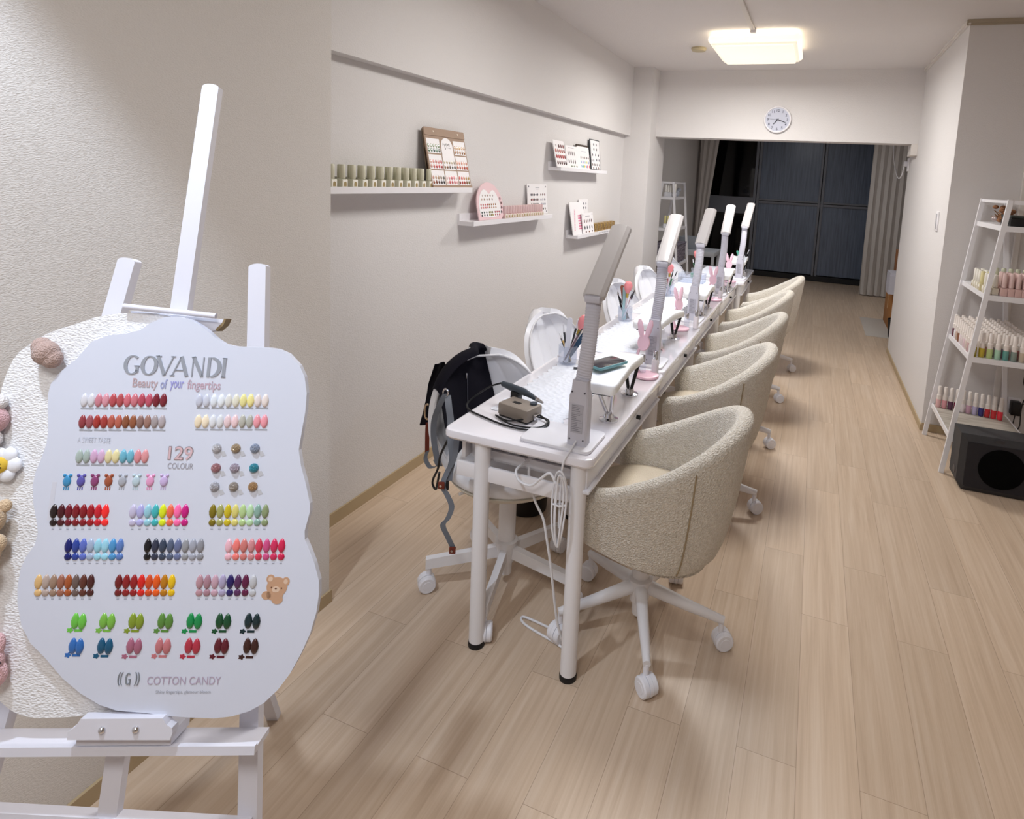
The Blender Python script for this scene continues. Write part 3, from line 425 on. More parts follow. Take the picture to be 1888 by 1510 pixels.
# ---------------------------------------------------------------- tables
TX = [0, -.006, -.02, -.012, .03]; TY = [1.53 + .88 * i for i in range(5)]
PLACE = ['nearest the camera', 'second from the camera', 'in the middle of the row', 'fourth from the camera', 'farthest from the camera']
TBL = ['the nearest table', 'the second table', 'the middle table', 'the fourth table', 'the farthest table']
def rounded_rect(x0, y0, x1, y1, r, k=5):
    o = []
    for cx, cy, a0 in ((x1 - r, y1 - r, 0), (x0 + r, y1 - r, 90), (x0 + r, y0 + r, 180), (x1 - r, y0 + r, 270)):
        for i in range(k + 1):
            a = math.radians(a0 + 90 * i / k); o.append((cx + r * math.cos(a), cy + r * math.sin(a)))
    return o
def slab(poly, z0, z1, e):                          # a slab with softened top and bottom edges
    m = MB(); cx = sum(p[0] for p in poly) / len(poly); cy = sum(p[1] for p in poly) / len(poly)
    def ins(d):
        o = []
        for x, y in poly:
            l = math.hypot(x - cx, y - cy); o.append((x - (x - cx) / l * d, y - (y - cy) / l * d))
        return o
    rings = [(ins(e), z0), (poly, z0 + e), (poly, z1 - e), (ins(e * .35), z1 - e * .3), (ins(e), z1)]
    n = len(poly); vs = [(x, y, z) for p, z in rings for x, y in p]; fs = []
    for i in range(len(rings) - 1):
        for k in range(n): fs.append((i * n + k, i * n + (k + 1) % n, (i + 1) * n + (k + 1) % n, (i + 1) * n + k))
    fs += [tuple(range(n - 1, -1, -1)), tuple((len(rings) - 1) * n + k for k in range(n))]
    return m.add(vs, fs)
X0, X1, TL = -1.012, -.52, .876
def make_table():
    t = thing('nail_table', '', 'table', (0, 0, 0), 0, 'white nail tables joined in a row')
    part('tabletop', slab(rounded_rect(X0, 0, X1, TL, .03), .68, .71, .008), M_TOP, t, ang=30)
    for x in (-.886, -.569):
        for y in (.035, TL - .035):
            l = part('leg', MB().cyl((x, y, .012), (x, y, .682), .0245, n=24), M_METALW, t)
            part('foot_cap', MB().lathe([(.026, 0), (.0265, .004), (.0265, .012), (.0245, .018)], (x, y, 0), 24), M_BLK, l)
    ap = MB().span((-.975, .06, .60), (-.963, TL - .06, .682)).span((-.975, .03, .555), (-.575, .042, .602), .002).span((-.975, TL - .042, .555), (-.575, TL - .03, .602), .002)
    part('skirt_rail', ap, M_WHITE, t)
    dr = part('drawer', MB().span((-.553, .03, .607), (-.541, TL - .03, .678), .002).span((-.55, .035, .675), (-.54, TL - .035, .68)).span((-.95, .08, .60), (-.6, TL - .08, .606)).span((-.556, .02, .598), (-.530, TL - .02, .608), .002)
              .span((-.95, .08, .60), (-.94, TL - .08, .64)).span((-.95, .08, .6), (-.6, .086, .632)).span((-.95, TL - .086, .6), (-.6, TL - .08, .632)), M_PLW, t)
    part('knob', MB().cyl((-.541, TL * .62, .64), (-.527, TL * .62, .64), .008, n=10), M_BLKM, dr, 'small black drawer knob')
    return t
tab0 = make_table()
for i in range(5):
    lb = 'white table with a glossy top and round legs, ' + PLACE[i]
    if i == 0: tab0.location = (TX[0], TY[0], 0); tab0['label'] = lb
    else: dup(tab0, (TX[i], TY[i], 0), 0, lb)
# ---------------------------------------------------------------- desk lamps
M_LED = mat('lit_led_panel', 'ffffff', .4, emit=('cfe0ff', LAMP_DESK))
def make_lamp():
    t = thing('desk_lamp', '', 'desk lamp', (0, 0, 0), 0, 'white LED desk lamps along the tables')
    part('base_plate', slab(rounded_rect(-.175, -.045, .05, .115, .02), 0, .011, .003), M_PLW, t, ang=30)
    col = MB()
    prof = [(.0, .0285, .019), (.09, .029, .019), (.15, .0285, .0185), (.168, .024, .0155), (.195, .0225, .0145)]
    ring = [(-1, -1), (-.85, -1), (.85, -1), (1, -.85), (1, .85), (.85, 1), (-.85, 1), (-1, .85)]
    vs = [(a * w, b * d, z + .01) for z, w, d in prof for a, b in ring[1:] + ring[:1]]; n = 8
    fs = [(i * n + k, i * n + (k + 1) % n, (i + 1) * n + (k + 1) % n, (i + 1) * n + k) for i in range(len(prof) - 1) for k in range(n)] + [tuple(range(n)), tuple((len(prof) - 1) * n + k for k in range(n))]
    p = part('post', col.add(vs, fs), M_PLG, t, ang=30)
    lab = MB().span((-.02, -.0203, .05), (.016, -.0192, .135))
    part('rating_label', lab, M_LABELG, p, 'grey rating label with small print')
    pr = MB()
    random.seed(3)
    for k in range(15):
        z = .131 - k * .0054
        if k in (4, 9): pr.span((-.018, -.0207, z), (.014, -.0203, z + .0006))
        else: pr.span((-.018, -.0207, z), (-.018 + random.uniform(.014, .032), -.0203, z + .0018))
    part('label_print', pr, ink('85858f'), p)
    for x, z in ((-.021, .172), (.018, .172), (-.022, .03), (.02, .03)):
        part('screw', MB().cyl((x, -.0175, z), (x, -.0205, z), .0024, n=8), mat('dark_screw', '4a4a55', .4), p)
    nk = MB(); pts = []; rs = []
    for k in range(61):
        u = k / 60; pts.append((.004 * u + .006 * math.sin(PI * u), .012 + .045 * u * u, .2 + .235 * u)); rs.append(.0150 if k % 2 else .0138)
    nk.tube([(x, y, z) for x, y, z in pts], rs, 16, flat=1.62)
    part('gooseneck', nk, M_PLG, t, ang=20)
    # head: a long bar with a domed back, hinged on top of the neck
    a = math.atan2(.19, .235); R = rotx(a); hb = Vector((.008, .035, .445)); L = .302
    sec = [(-.033, -.013), (.033, -.013), (.0345, -.006), (.033, .003), (.022, .011), (0, .0145), (-.022, .011), (-.033, .003), (-.0345, -.006)]
    hs = MB(); st = [(0, .9), (.006, 1), (L - .003, 1), (L, .97)]
    vs = [R @ Vector((x * s, y, z * s)) + hb for y, s in st for x, z in sec]; n = len(sec)
    fs = [(i * n + k, i * n + (k + 1) % n, (i + 1) * n + (k + 1) % n, (i + 1) * n + k) for i in range(3) for k in range(n)] + [tuple(range(n)), tuple(3 * n + k for k in range(n))]
    hd = part('lamp_head', hs.add(vs, fs), mat('pearl_grey_plastic', 'c4c1c2', .3), t, ang=22)
    hg = MB(); hg.box(hb + Vector((0, .004, -.006)), (.05, .03, .022), .006)
    part('hinge', hg, M_PLG, t)
    lp = MB(); vs = [R @ Vector((x, y, z)) + hb for x, y, z in ((-.026, .02, -.0135), (.026, .02, -.0135), (.026, L - .012, -.0135), (-.026, L - .012, -.0135), (-.026, .02, -.016), (.026, .02, -.016), (.026, L - .012, -.016), (-.026, L - .012, -.016))]
    lp.add(vs, [(0, 1, 2, 3), (7, 6, 5, 4), (0, 4, 5, 1), (1, 5, 6, 2), (2, 6, 7, 3), (3, 7, 4, 0)])
    part('led_panel', lp, M_LED, hd, 'lit white LED strip')
    return t
lamp0 = make_lamp()
LY = [1.602, 2.481, 3.414, 4.362, 5.214]; LX = [-.589, -.594, -.601, -.592, -.551]; LR = [0, .02, -.03, .02, -.06]
for i in range(5):
    lb = 'white LED desk lamp with a raised bar head on ' + TBL[i]
    if i == 0: lamp0.location = (LX[0], LY[0], .71); lamp0['label'] = lb
    else: dup(lamp0, (LX[i], LY[i], .71), LR[i], lb)
# ---------------------------------------------------------------- arm rests
def make_rest():
    t = thing('arm_rest', '', 'arm rest', (0, 0, 0), 0, 'padded white arm rests under the lamps')
    W, L = .072, .195
    def fn(u, v):
        a = 2 * PI * u; c, s = math.cos(a), math.sin(a); r = .18
        x = W * math.copysign(abs(c) ** r, c); y = L * math.copysign(abs(s) ** r, s)
        k = math.sin(v * PI); e = .012 * (1 - k ** .35)
        sag = -.022 * (y / L) ** 2
        return (x - math.copysign(e, x), y - math.copysign(e, y), .125 + .036 * (1 - math.cos(v * PI)) / 2 + sag)
    m = MB().grid(fn, 48, 9, True); n = 48
    m.f += [tuple(i * 9 for i in range(48)), tuple(i * 9 + 8 for i in range(47, -1, -1))]; m.mi += [0, 0]
    part('pad', m, M_PILLOW, t, ang=60)
    part('bracket', MB().span((-.05, -.185, .098), (.05, -.14, .12), .003).span((-.05, .14, .098), (.05, .185, .12), .003), M_BLKM, t)
    for y in (-.165, .165):
        l = part('leg', MB().tube([(.03, y * .8, 0.018), (-.0, y, .115)], [.006, .008], 10).tube([(.04, y * .8, .018), (.055, y, .115)], [.006, .007], 10), M_CHROME if y < 0 else M_BLKM, t, None if y < 0 else 'black rear support')
        part('foot', MB().lathe([(.032, 0), (.032, .006), (.018, .01), (.014, .024), (.01, .026)], (.035, y * .8, 0), 20), M_CHROME, l)
    return t
r0 = make_rest()
RP = [(-.612, 1.965, .03), (-.66, 2.85, -.1), (-.622, 3.73, .02), (-.60, 4.62, .03), (-.595, 5.53, .04)]
for i, (x, y, a) in enumerate(RP):
    lb = 'padded white arm rest on chrome legs under the lamp of ' + TBL[i]
    if i == 0: r0.location = (x, y, .71); r0.rotation_euler = (0, 0, a); r0['label'] = lb
    else: dup(r0, (x, y, .71), a, lb)
ph = thing('smartphone', 'dark smartphone in a teal case lying on the nearest arm rest', 'phone', (-.622, 1.925, .866), -.42)
part('case', slab(rounded_rect(-.04, -.072, .04, .072, .01), 0, .009, .002), mat('teal_case', '5f8c90', .35), ph)
part('screen', slab(rounded_rect(-.036, -.068, .036, .068, .008), .0088, .0096, .0002), mat('dark_screen', '38353a', .12), ph)
# ---------------------------------------------------------------- mats on the tables
def table_mat(x0, x1, y0, y1):
    m = MB()
    def fn(u, v):
        e = .006 * math.sin(26 * PI * v) * (1 if u in (0, 1) else 0)
        return (x0 + (x1 - x0) * u + (e if u == 1 else -e), y0 + (y1 - y0) * v, .712 + .0006 * math.sin(40 * u) * math.sin(50 * v))
    return m.sheet(fn, 14, 80, -.0012)
for i in range(5):
    single('table_mat', table_mat(-.955, -.70, .2 if i == 0 else .14, .80), M_LACE, 'white quilted table mat lying on ' + TBL[i], 'table mat', 'quilted mats on the tables', (TX[i], TY[i], 0))
# ---------------------------------------------------------------- cups with tools
def cup_mesh(h, r, base=None):
    m = MB(); m.lathe([(r * .94, 0), (r, .003), (r, h), (r - .0022, h), (r - .0022, .004), (.001, .004)], n=20); return m
TOOLS = {'pen': 0, 'brush': 0, 'file': 0, 'puff': 0, 'clipper': 0}
def tool(kind, color, base, tip, label, group):
    b, t = Vector(base), Vector(tip); d = (t - b); L = d.length; dz = d.normalized(); dx = (Vector((1, .25, 0)) - dz * dz.dot(Vector((1, .25, 0)))).normalized(); q = Matrix((dx, dz.cross(dx), dz)).transposed()
    def P(mb): mb.v = [tuple(q @ Vector(v)) for v in mb.v]; return mb
    nm = {'pen': 'nail_pen', 'brush': 'nail_brush', 'file': 'nail_file', 'puff': 'dusting_brush', 'clipper': 'cuticle_nipper'}[kind]
    o = thing(nm, label, {'pen': 'pen', 'brush': 'brush', 'file': 'nail file', 'puff': 'brush', 'clipper': 'nipper'}[kind], b, 0, group)
    if kind == 'file':
        part('file_board', P(MB().prism(rounded_rect(-.011, 0, .011, L, .0105), -.002, .002, lambda a, bb, c: (a, c, bb))), ink(color), o)
    elif kind == 'puff':
        part('handle', P(MB().cyl((0, 0, 0), (0, 0, L * .62), .0045, .006, 10)), gloss('d9c9cf'), o)
        part('ferrule', P(MB().cyl((0, 0, L * .6), (0, 0, L * .72), .0075, .009, 12)), mat('gold_ferrule', 'b59a4a', .25, metal=.8), o)
        part('bristles', P(MB().lathe([(.008, L * .71), (.02, L * .82), (.024, L * .92), (.017, L), (.004, L * 1.03)], n=16)), mat('coral_bristle', color, .9), o)
    elif kind == 'clipper':
        part('handle', P(MB().tube([(0, 0, 0), (-.006, 0, L * .5), (0, 0, L)], [.004, .006, .003], 8).tube([(.012, 0, 0), (.01, 0, L * .5), (0, 0, L)], [.004, .006, .003], 8)), gloss(color), o)
        part('jaw', P(MB().cyl((0, 0, L), (.004, 0, L + .02), .006, .002, 8)), M_CHROME, o)
    else:
        part('barrel', P(MB().cyl((0, 0, 0), (0, 0, L * .8), .0042, .0048, 10)), gloss(color), o)
        part('tip', P(MB().cyl((0, 0, L * .8), (0, 0, L), .0046, .0022, 10)), gloss('2a2a30' if kind == 'brush' else 'e8e8ee'), o)
    return o
CN = {'2b4a66': 'navy', '1c1e26': 'black', 'e3e3ea': 'white', '8a4f3c': 'brown', '9fc0c4': 'pale teal', '3f6fb0': 'blue', 'd8a0b0': 'pink', '5c4652': 'plum', '8fa0b8': 'grey-blue', '2f7a4e': 'green', '9c2f3a': 'red', 'e9c06a': 'amber', 'b9b9c4': 'silver', '4f9b86': 'sea-green', 'e88f92': 'coral', '9c7c5c': 'tan'}
CUPX = [-.925, -.945, -.905, -.89, -.60]; CUPY = [2.325, 3.215, 4.11, 5.05, 5.86]
KIT = [[('pen', '1c1e26', -28, .11), ('pen', 'e9c06a', -20, .1), ('file', 'e3e3ea', 3, .165), ('file', '2b4a66', 30, .13), ('pen', '1c1e26', -6, .14), ('puff', 'e88f92', 20, .18), ('pen', '1c1e26', 12, .16), ('brush', '5c4652', 26, .15)],
       [('clipper', '1c1e26', -26, .12), ('file', '8a4f3c', -8, .165), ('file', '9fc0c4', -2, .16), ('pen', '2b4a66', -13, .13), ('puff', 'e88f92', 6, .185), ('brush', '5c4652', 16, .15), ('pen', '3f6fb0', -18, .1), ('brush', 'e3e3ea', 20, .14), ('brush', 'd8a0b0', 11, .13), ('pen', '8fa0b8', 3, .18)],
       [('file', 'e3e3ea', -12, .15), ('pen', '9c2f3a', -6, .12), ('puff', 'e88f92', 2, .18), ('file', '3f6fb0', -26, .1), ('pen', '2f7a4e', 14, .13), ('brush', '1c1e26', 8, .15), ('brush', 'e3e3ea', 18, .15), ('pen', 'b9b9c4', 24, .13)],
       [('puff', 'e88f92', -4, .18), ('brush', 'b9b9c4', 10, .19), ('pen', '1c1e26', 22, .14), ('brush', 'e3e3ea', 4, .12), ('pen', '2f7a4e', -12, .13), ('brush', '5c4652', 16, .13)],
       [('file', '4f9b86', -22, .15), ('brush', '9c7c5c', -4, .15), ('pen', '1c1e26', 18, .165), ('brush', 'e3e3ea', 9, .13)]]
KN = {'pen': 'nail pen', 'brush': 'nail brush', 'file': 'nail file', 'puff': 'round puffy dusting brush', 'clipper': 'cuticle nipper'}
for i in range(5):
    cx, cy = CUPX[i], CUPY[i]
    c = thing('tool_cup', 'clear cup of nail tools on ' + TBL[i] + (' with a green band' if i == 3 else ''), 'cup', (cx, cy, .7135), 0, 'clear tool cups on the tables')
    part('cup_wall', cup_mesh(.078, .04), M_ACRYL, c)
    if i == 3: part('band', MB().lathe([(.0425, .0), (.0432, .002), (.0432, .032), (.0425, .034)], n=20), mat('green_band', '2f9a68', .4), c, 'green band')
    seen = {}
    for k, (kd, colr, deg, L) in enumerate(KIT[i]):
        a = math.radians(deg); ph_ = (k * 2.4)
        bx, by = cx - .017 * math.sin(a * 1.6), cy + .018 * math.sin(ph_)
        L *= 1.18; tip = (bx + L * math.sin(a) * 1.05, by + L * .16 * math.cos(ph_), .719 + L * math.cos(a))
        tool(kd, colr, (bx, by, .719), tip, CN.get(colr, '') + ' ' + KN[kd] + (' leaning left' if deg < -9 else ' leaning right' if deg > 9 else ' standing upright') + ' in the cup on ' + TBL[i], 'nail tools in the cups')
tool('pen', '1c1e26', (-.87, 2.26, .7175), (-.66, 2.33, .7175), 'dark nail pen lying flat behind the nearest arm rest', None)
# ---------------------------------------------------------------- pink rabbit-ear mirrors and small bottles
def make_mirror():
    t = thing('rabbit_mirror', '', 'table mirror', (0, 0, 0), 0, 'pink rabbit-ear stand mirrors')
    part('stand_disc', MB().lathe([(.046, 0), (.05, .003), (.05, .011), (.046, .014)], n=32), M_PINK, t)
    part('stem', MB().tube(smoothpath([(-.03, 0, .01), (-.045, 0, .05), (-.04, 0, .1), (-.025, -.002, .13)]), .006, 8), M_PINK, t)
    AY = rotx(PI / 2 - .25)
    h = part('mirror_frame', MB().lathe([(.022, -.004), (.027, -.004), (.029, 0), (.027, .006), (.022, .006)], (-.02, 0, .14), 32, 0, AY @ Matrix.Diagonal(Vector((.9, 1.15, 1)))), M_PINK, t)
    part('mirror_glass', MB().lathe([(.023, .0), (.023, .0045)], (-.02, 0, .14), 32, 0, AY @ Matrix.Diagonal(Vector((.9, 1.15, 1)))), mat('lilac_mirror', 'c3a8c8', .05, metal=.6), h)
    for s in (-1, 1):
        part('ear', MB().tube([(-.02 + s * .01, .002, .163), (-.02 + s * .015, .006, .185), (-.02 + s * .022, .01, .215), (-.02 + s * .025, .012, .232)], [.0045, .007, .0065, .003], 12, flat=1.75), M_PINK, t)
    return t
mi0 = make_mirror()
for i, (x, y, a) in enumerate([(-.578, 2.325, 0), (-.625, 3.19, .9), (-.59, 4.15, .3), (-.60, 5.03, .2)]):
    lb = 'pink rabbit-ear table mirror at the far end of ' + TBL[i]
    if i == 0: mi0.location = (x, y, .71); mi0.rotation_euler = (0, 0, a); mi0['label'] = lb
    else: dup(mi0, (x, y, .71), a, lb)
def dispenser(loc, h, body, label):
    t = thing('small_bottle', label, 'bottle', loc, 0, 'small bottles by the lamps')
    part('body', MB().lathe([(.013, 0), (.015, .002), (.015, h * .6), (.011, h * .66)], n=16), body, t)
    part('cap', MB().lathe([(.0105, h * .66), (.0105, h * .95), (.008, h)], n=16), M_CHROME, t)
for i, y in enumerate((2.40, 3.30, 4.2)):
    dispenser((-.60, y - .06, .71), .085, M_ACRYL, 'small silver-capped clear bottle beside the mirror on ' + TBL[i])
    dispenser((-.555, y - .03, .71), .1, gloss('d9d3d6'), 'tall silver-capped white bottle beside the mirror on ' + TBL[i])
single('storage_tray', MB().span((0, 0, 0), (.2, .14, .004)).span((0, 0, 0), (.2, .004, .07)).span((0, .136, 0), (.2, .14, .07)).span((0, 0, 0), (.004, .14, .07)).span((.196, 0, 0), (.2, .14, .07)), M_ACRYL, 'clear acrylic tray at the left of the fourth table', 'tray', None, (-.97, 4.72, .7135))
single('soft_jar', MB().lathe([(.022, 0), (.024, .003), (.024, .04), (.018, .045)], n=16), gloss('e6e3ea'), 'small white jar beside the cup of the fourth table', 'jar', None, (-.82, 5.0, .7135))
# ---------------------------------------------------------------- nail drill on the nearest table
dm = thing('nail_drill', 'taupe nail drill box with a dark handpiece on the nearest table', 'nail drill', (-.842, 1.72, .71), -.22)
part('control_box', MB().box((0, 0, .026), (.124, .08, .042), .007), M_GREYDRILL, dm)
part('display', MB().box((-.01, -.005, .0475), (.03, .014, .001), 0), M_BLKM, dm)
part('dial', MB().cyl((.04, .02, .046), (.04, .02, .053), .012, n=16), M_SLATE, dm)
part('underside', MB().box((0, 0, .006), (.116, .074, .012), .003), M_BLKM, dm)
part('cradle', MB().box((-.06, .052, .03), (.03, .03, .06), .004), M_BLKM, dm)
part('handpiece', MB().tube([(-.125, .055, .069), (-.09, .055, .066), (-.03, .052, .064), (0, .05, .06), (.03, .047, .054)], [.009, .0125, .0125, .009, .007], 14), M_SLATE, dm)
part('chuck', MB().tube([(.0, .05, .06), (.035, .047, .053), (.06, .045, .049)], [.0085, .007, .003], 12), M_CHROME, dm)
part('socket', MB().box((.07, 0, .02), (.012, .03, .016), .002), M_CHROME, dm)
part('cable', MB().tube(smoothpath([(-.13, .055, .07), (-.17, .03, .05), (-.2, -.03, .01), (-.16, -.07, .005), (-.08, -.085, .005), (.02, -.09, .005), (.1, -.07, .006), (.13, -.03, .01), (.115, .0, .02), (.075, 0, .02)]), .0032, 7), M_CORDB, dm)
part('cable', MB().tube(smoothpath([(.06, -.03, .02), (.0, -.06, .006), (-.06, -.05, .006), (.03, -.075, .006), (.11, -.05, .01), (.12, -.01, .018), (.076, .008, .024)]), .0028, 7), M_CORDB, dm)
# ---------------------------------------------------------------- power adapter and white cords at the front of the nearest table
pa = thing('power_strip', 'white power strip with plugs inside the open end of the nearest table', 'power strip', (-.81, 1.655, .607))
part('strip_case', MB().box((0.06, .02, .016), (.22, .05, .03), .005), M_PLW, pa)
part('plug', MB().box((-.005, -.015, .032), (.055, .035, .026), .006), M_PLW, pa)
part('plug', MB().cyl((.075, -.01, .03), (.05, -.05, .018), .009, .007, 10), M_PLW, pa)
single('green_pouch', slab(rounded_rect(0, 0, .13, .09, .008), 0, .012, .002), mat('olive_green_cloth', '8e9440', .8), 'olive green pouch lying in the drawer of the nearest table', 'pouch', None, (-.80, 1.70, .6065))
co = thing('lamp_cord', 'white cord tied in a bundle hanging at the nearest table leg', 'cord')
def loop(cx, w, z0, z1, y): return [(cx + w * math.cos(a) * (.45 + .55 * (math.sin(a) * .5 + .5) ** .6), y + .004 * math.sin(3 * a), (z0 + z1) / 2 + (z1 - z0) / 2 * math.sin(a)) for a in [2 * PI * k / 40 for k in range(40)]]
part('drop', MB().tube(smoothpath([(-.59, 1.585, .735), (-.592, 1.55, .722), (-.6, 1.521, .7), (-.604, 1.517, .66), (-.604, 1.515, .6), (-.603, 1.515, .5)]), .003, 7), M_CORDW, co)
for k, (c, w, z0, z1) in enumerate(((-.606, .026, .44, .672), (-.6, .02, .45, .66), (-.602, .013, .445, .665))):
    part('coil_loop', MB().tube(loop(c, w, z0, z1, 1.513 - .004 * k), .003, 7, closed=True), M_CORDW, co)
part('tie', MB().tube([(-.622, 1.51, .57), (-.602, 1.502, .572), (-.585, 1.51, .574), (-.602, 1.52, .572)], .003, 6, closed=True), M_CORDW, co)
single('phone_cord', MB().tube(smoothpath([(-.757, 1.60, .626), (-.76, 1.545, .625), (-.74, 1.527, .605), (-.7, 1.522, .602), (-.67, 1.52, .63), (-.64, 1.518, .655), (-.62, 1.516, .63)]), .004, 7), M_CORDW, 'short white charging cord drooping under the nearest tabletop', 'cord')
single('extension_cord', MB().tube(smoothpath([(-.75, 1.66, .61), (-.745, 1.6, .6), (-.722, 1.6, .515), (-.69, 1.6, .46), (-.675, 1.6, .40), (-.66, 1.61, .3), (-.64, 1.63, .12), (-.62, 1.65, .02), (-.66, 1.67, .006), (-.78, 1.70, .006), (-.8, 1.73, .006), (-.7, 1.72, .006)]), .004, 7), M_CORDW, 'thin white cord running from the nearest table down to the floor', 'cord')
# ---------------------------------------------------------------- chairs
def caster(l, r, ang, style):
    c, s = math.cos(ang), math.sin(ang); x, y = r * c, r * s
    m = MB(); m.cyl((x, y, .05), (x, y, .095), .009, n=10)
    ax = Vector((-s, c, 0)); ax = rotz(.5 if style else .2) @ ax; p = Vector((x, y, .0305)) + rotz(.5) @ Vector((c, s, 0)) * .008
    for k in (-1, 1):
        a, b = p + ax * k * .005, p + ax * k * .025
        m.tube([a, a + ax * k * .003, b - ax * k * .004, b], [.026, .0305, .0305, .0265], 20)
        m.tube([b, b + ax * k * .001], [.017, .016], 16)
    hood = [p + ax * -.006, p + ax * .006]
    m.tube(hood, [.0315, .0315], 18)
    part('caster', m, M_PLW, l)
def star_base(t, r, a0, style):
    for k in range(5):
        a = a0 + k * 2 * PI / 5; c, s = math.cos(a), math.sin(a); m = MB()
        if style:      # round tapering arm
            m.tube([(.02 * c, .02 * s, .148), (r * .6 * c, r * .6 * s, .118), ((r + .008) * c, (r + .008) * s, .098)], [.022, .017, .012], 10, flat=1.15)
        else:          # flat bar arm
            R = rotz(a); v = [R @ Vector(p) for p in ((0, -.012, .115), (r + .012, -.012, .085), (r + .012, .012, .085), (0, .012, .115), (0, -.012, .158), (r + .012, -.012, .122), (r + .012, .012, .122), (0, .012, .158))]
            m.add(v, [(0, 1, 2, 3), (7, 6, 5, 4), (0, 4, 5, 1), (1, 5, 6, 2), (2, 6, 7, 3), (3, 7, 4, 0)])
        l = part('leg', m, M_METALW, t); caster(l, r, a, style)
    part('hub', MB().lathe([(.022, .045), (.024, .09), (.032, .095), (.036, .13), (.04, .165), (.042, .175), (.03, .18)], n=24), M_METALW, t)
    part('column', MB().lathe([(.029, .165), (.029, .345), (.04, .35), (.042, .37)] if style else [(.031, .165), (.031, .40), (.045, .405), (.05, .42)], n=24), M_METALW, t)
def make_beige():
    t = thing('tub_chair', '', 'chair', (0, 0, 0), 0, 'cream boucle tub chairs along the tables')
    NT = 61; TH = .058
    def plan(u):                                   # u 0..1 round the back from one arm tip to the other: point, outward normal, angle share
        Ls, La = .17, PI * .30; q = u * 2 - 1; tot = Ls + PI * .30 / 1 * .5 * 2 * .5
        arc = .47; s = abs(q) * (arc + Ls)
        if s < arc: a = s / arc * PI / 2; p = Vector((-.325 * math.cos(a) ** .92, .282 * math.sin(a) ** .92, 0)); n = Vector((-math.cos(a), math.sin(a), 0))
        else: d = s - arc; p = Vector((d, .282 - .12 * d * d * 4, 0)); n = Vector((.12, 1, 0)).normalized()
        if q < 0: p.y *= -1; n.y *= -1
        return p, n, abs(q)
    m = MB(); loops = []; K = 0
    for i in range(NT):
        u = i / (NT - 1); p, n, aq = plan(u)
        H = .574 + .226 * (.5 + .5 * math.cos(min(1, aq * 1.02) * PI)) ** .85
        zb = .315 + .075 * aq ** 2.5
        tip = min(1, (1 - aq) / .05); w = TH * (.35 + .65 * math.sqrt(max(0, 1 - (1 - tip) ** 2)))
        H2 = H - (1 - math.sqrt(max(0, 1 - (1 - tip) ** 2))) * .035
        loop = []
        def at(z, off):
            k = (z - .315) / .49; sc = .66 + .34 * max(0, min(1, k)) ** .42
            base = Vector((p.x * sc, p.y * sc, 0)); return Vector((base.x, base.y, z)) + n * off
        zs = [zb + (H2 - w * .5 - zb) * f for f in (0, .06, .15, .3, .5, .75, 1)]
        loop += [at(z, 0) for z in zs]
        for f in (30, 60, 90, 120, 150):
            a = math.radians(f); loop.append(at(H2 - w * .5 + w * .5 * math.sin(a), -w * .5 + w * .5 * math.cos(a)))
        loop += [at(z, -w) for z in reversed(zs[2:])]
        K = len(loop); loops.append(loop)
    vs = [v for l in loops for v in l]; fs = []
    for i in range(NT - 1):
        for k in range(K): fs.append((i * K + k, i * K + (k + 1) % K, (i + 1) * K + (k + 1) % K, (i + 1) * K + k))
    fs += [tuple(range(K)), tuple((NT - 1) * K + k for k in range(K - 1, -1, -1))]
    m.add(vs, fs)
    part('shell', m, M_BOUCLE, t, ang=75)
    # underside pan
    def pan(u, v):
        p, n, aq = plan(v); zb = .315 + .075 * aq ** 2.5; q = Vector((p.x * .66, p.y * .66, zb)); c = Vector((.02, 0, .335)); return c + (q - c) * u * 1.0 + Vector((0, 0, -.012 * u * (1 - u) * 4))
    pm = MB().sheet(pan, 6, 31, .02); part('seat_pan', pm, M_BOUCLE, t, ang=60)
    cu = MB(); prof = [(.12, .385), (.172, .39), (.186, .41), (.188, .45), (.176, .478), (.13, .49), (.05, .494)]
    cu.lathe(prof, (.012, 0, 0), 40, 0, Matrix.Diagonal(Vector((1.06, 1.06, 1))))
    part('seat_cushion', cu, M_SEATF, t, ang=60)
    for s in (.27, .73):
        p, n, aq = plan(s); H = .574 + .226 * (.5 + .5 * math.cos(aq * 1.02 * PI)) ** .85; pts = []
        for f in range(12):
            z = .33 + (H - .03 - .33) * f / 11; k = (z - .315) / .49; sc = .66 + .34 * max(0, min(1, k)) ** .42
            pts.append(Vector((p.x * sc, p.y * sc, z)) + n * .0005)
        part('seam', MB().tube(pts, .0028, 6), mat('dark_seam_thread', '9b8b70', .9), t)  # seams drawn as thin dark tubes
    star_base(t, .275, .62, 1)
    return t
bc = make_beige()
BN = ['nearest the camera', 'second from the camera', 'third from the camera', 'fourth from the camera', 'farthest from the camera']
BP = [(-.437, 1.865, PI + .05), (-.415, 2.75, PI + .10), (-.405, 3.52, PI + .06), (-.40, 4.34, PI + .04), (-.345, 5.15, PI + .02)]
for i, (x, y, a) in enumerate(BP):
    lb = 'cream boucle tub chair on white casters, ' + BN[i]
    if i == 0: bc.location = (x, y, 0); bc.rotation_euler = (0, 0, a); bc['label'] = lb
    else: dup(bc, (x, y, 0), a + (0 if i < 2 else 2 * PI / 5 * 0), lb)
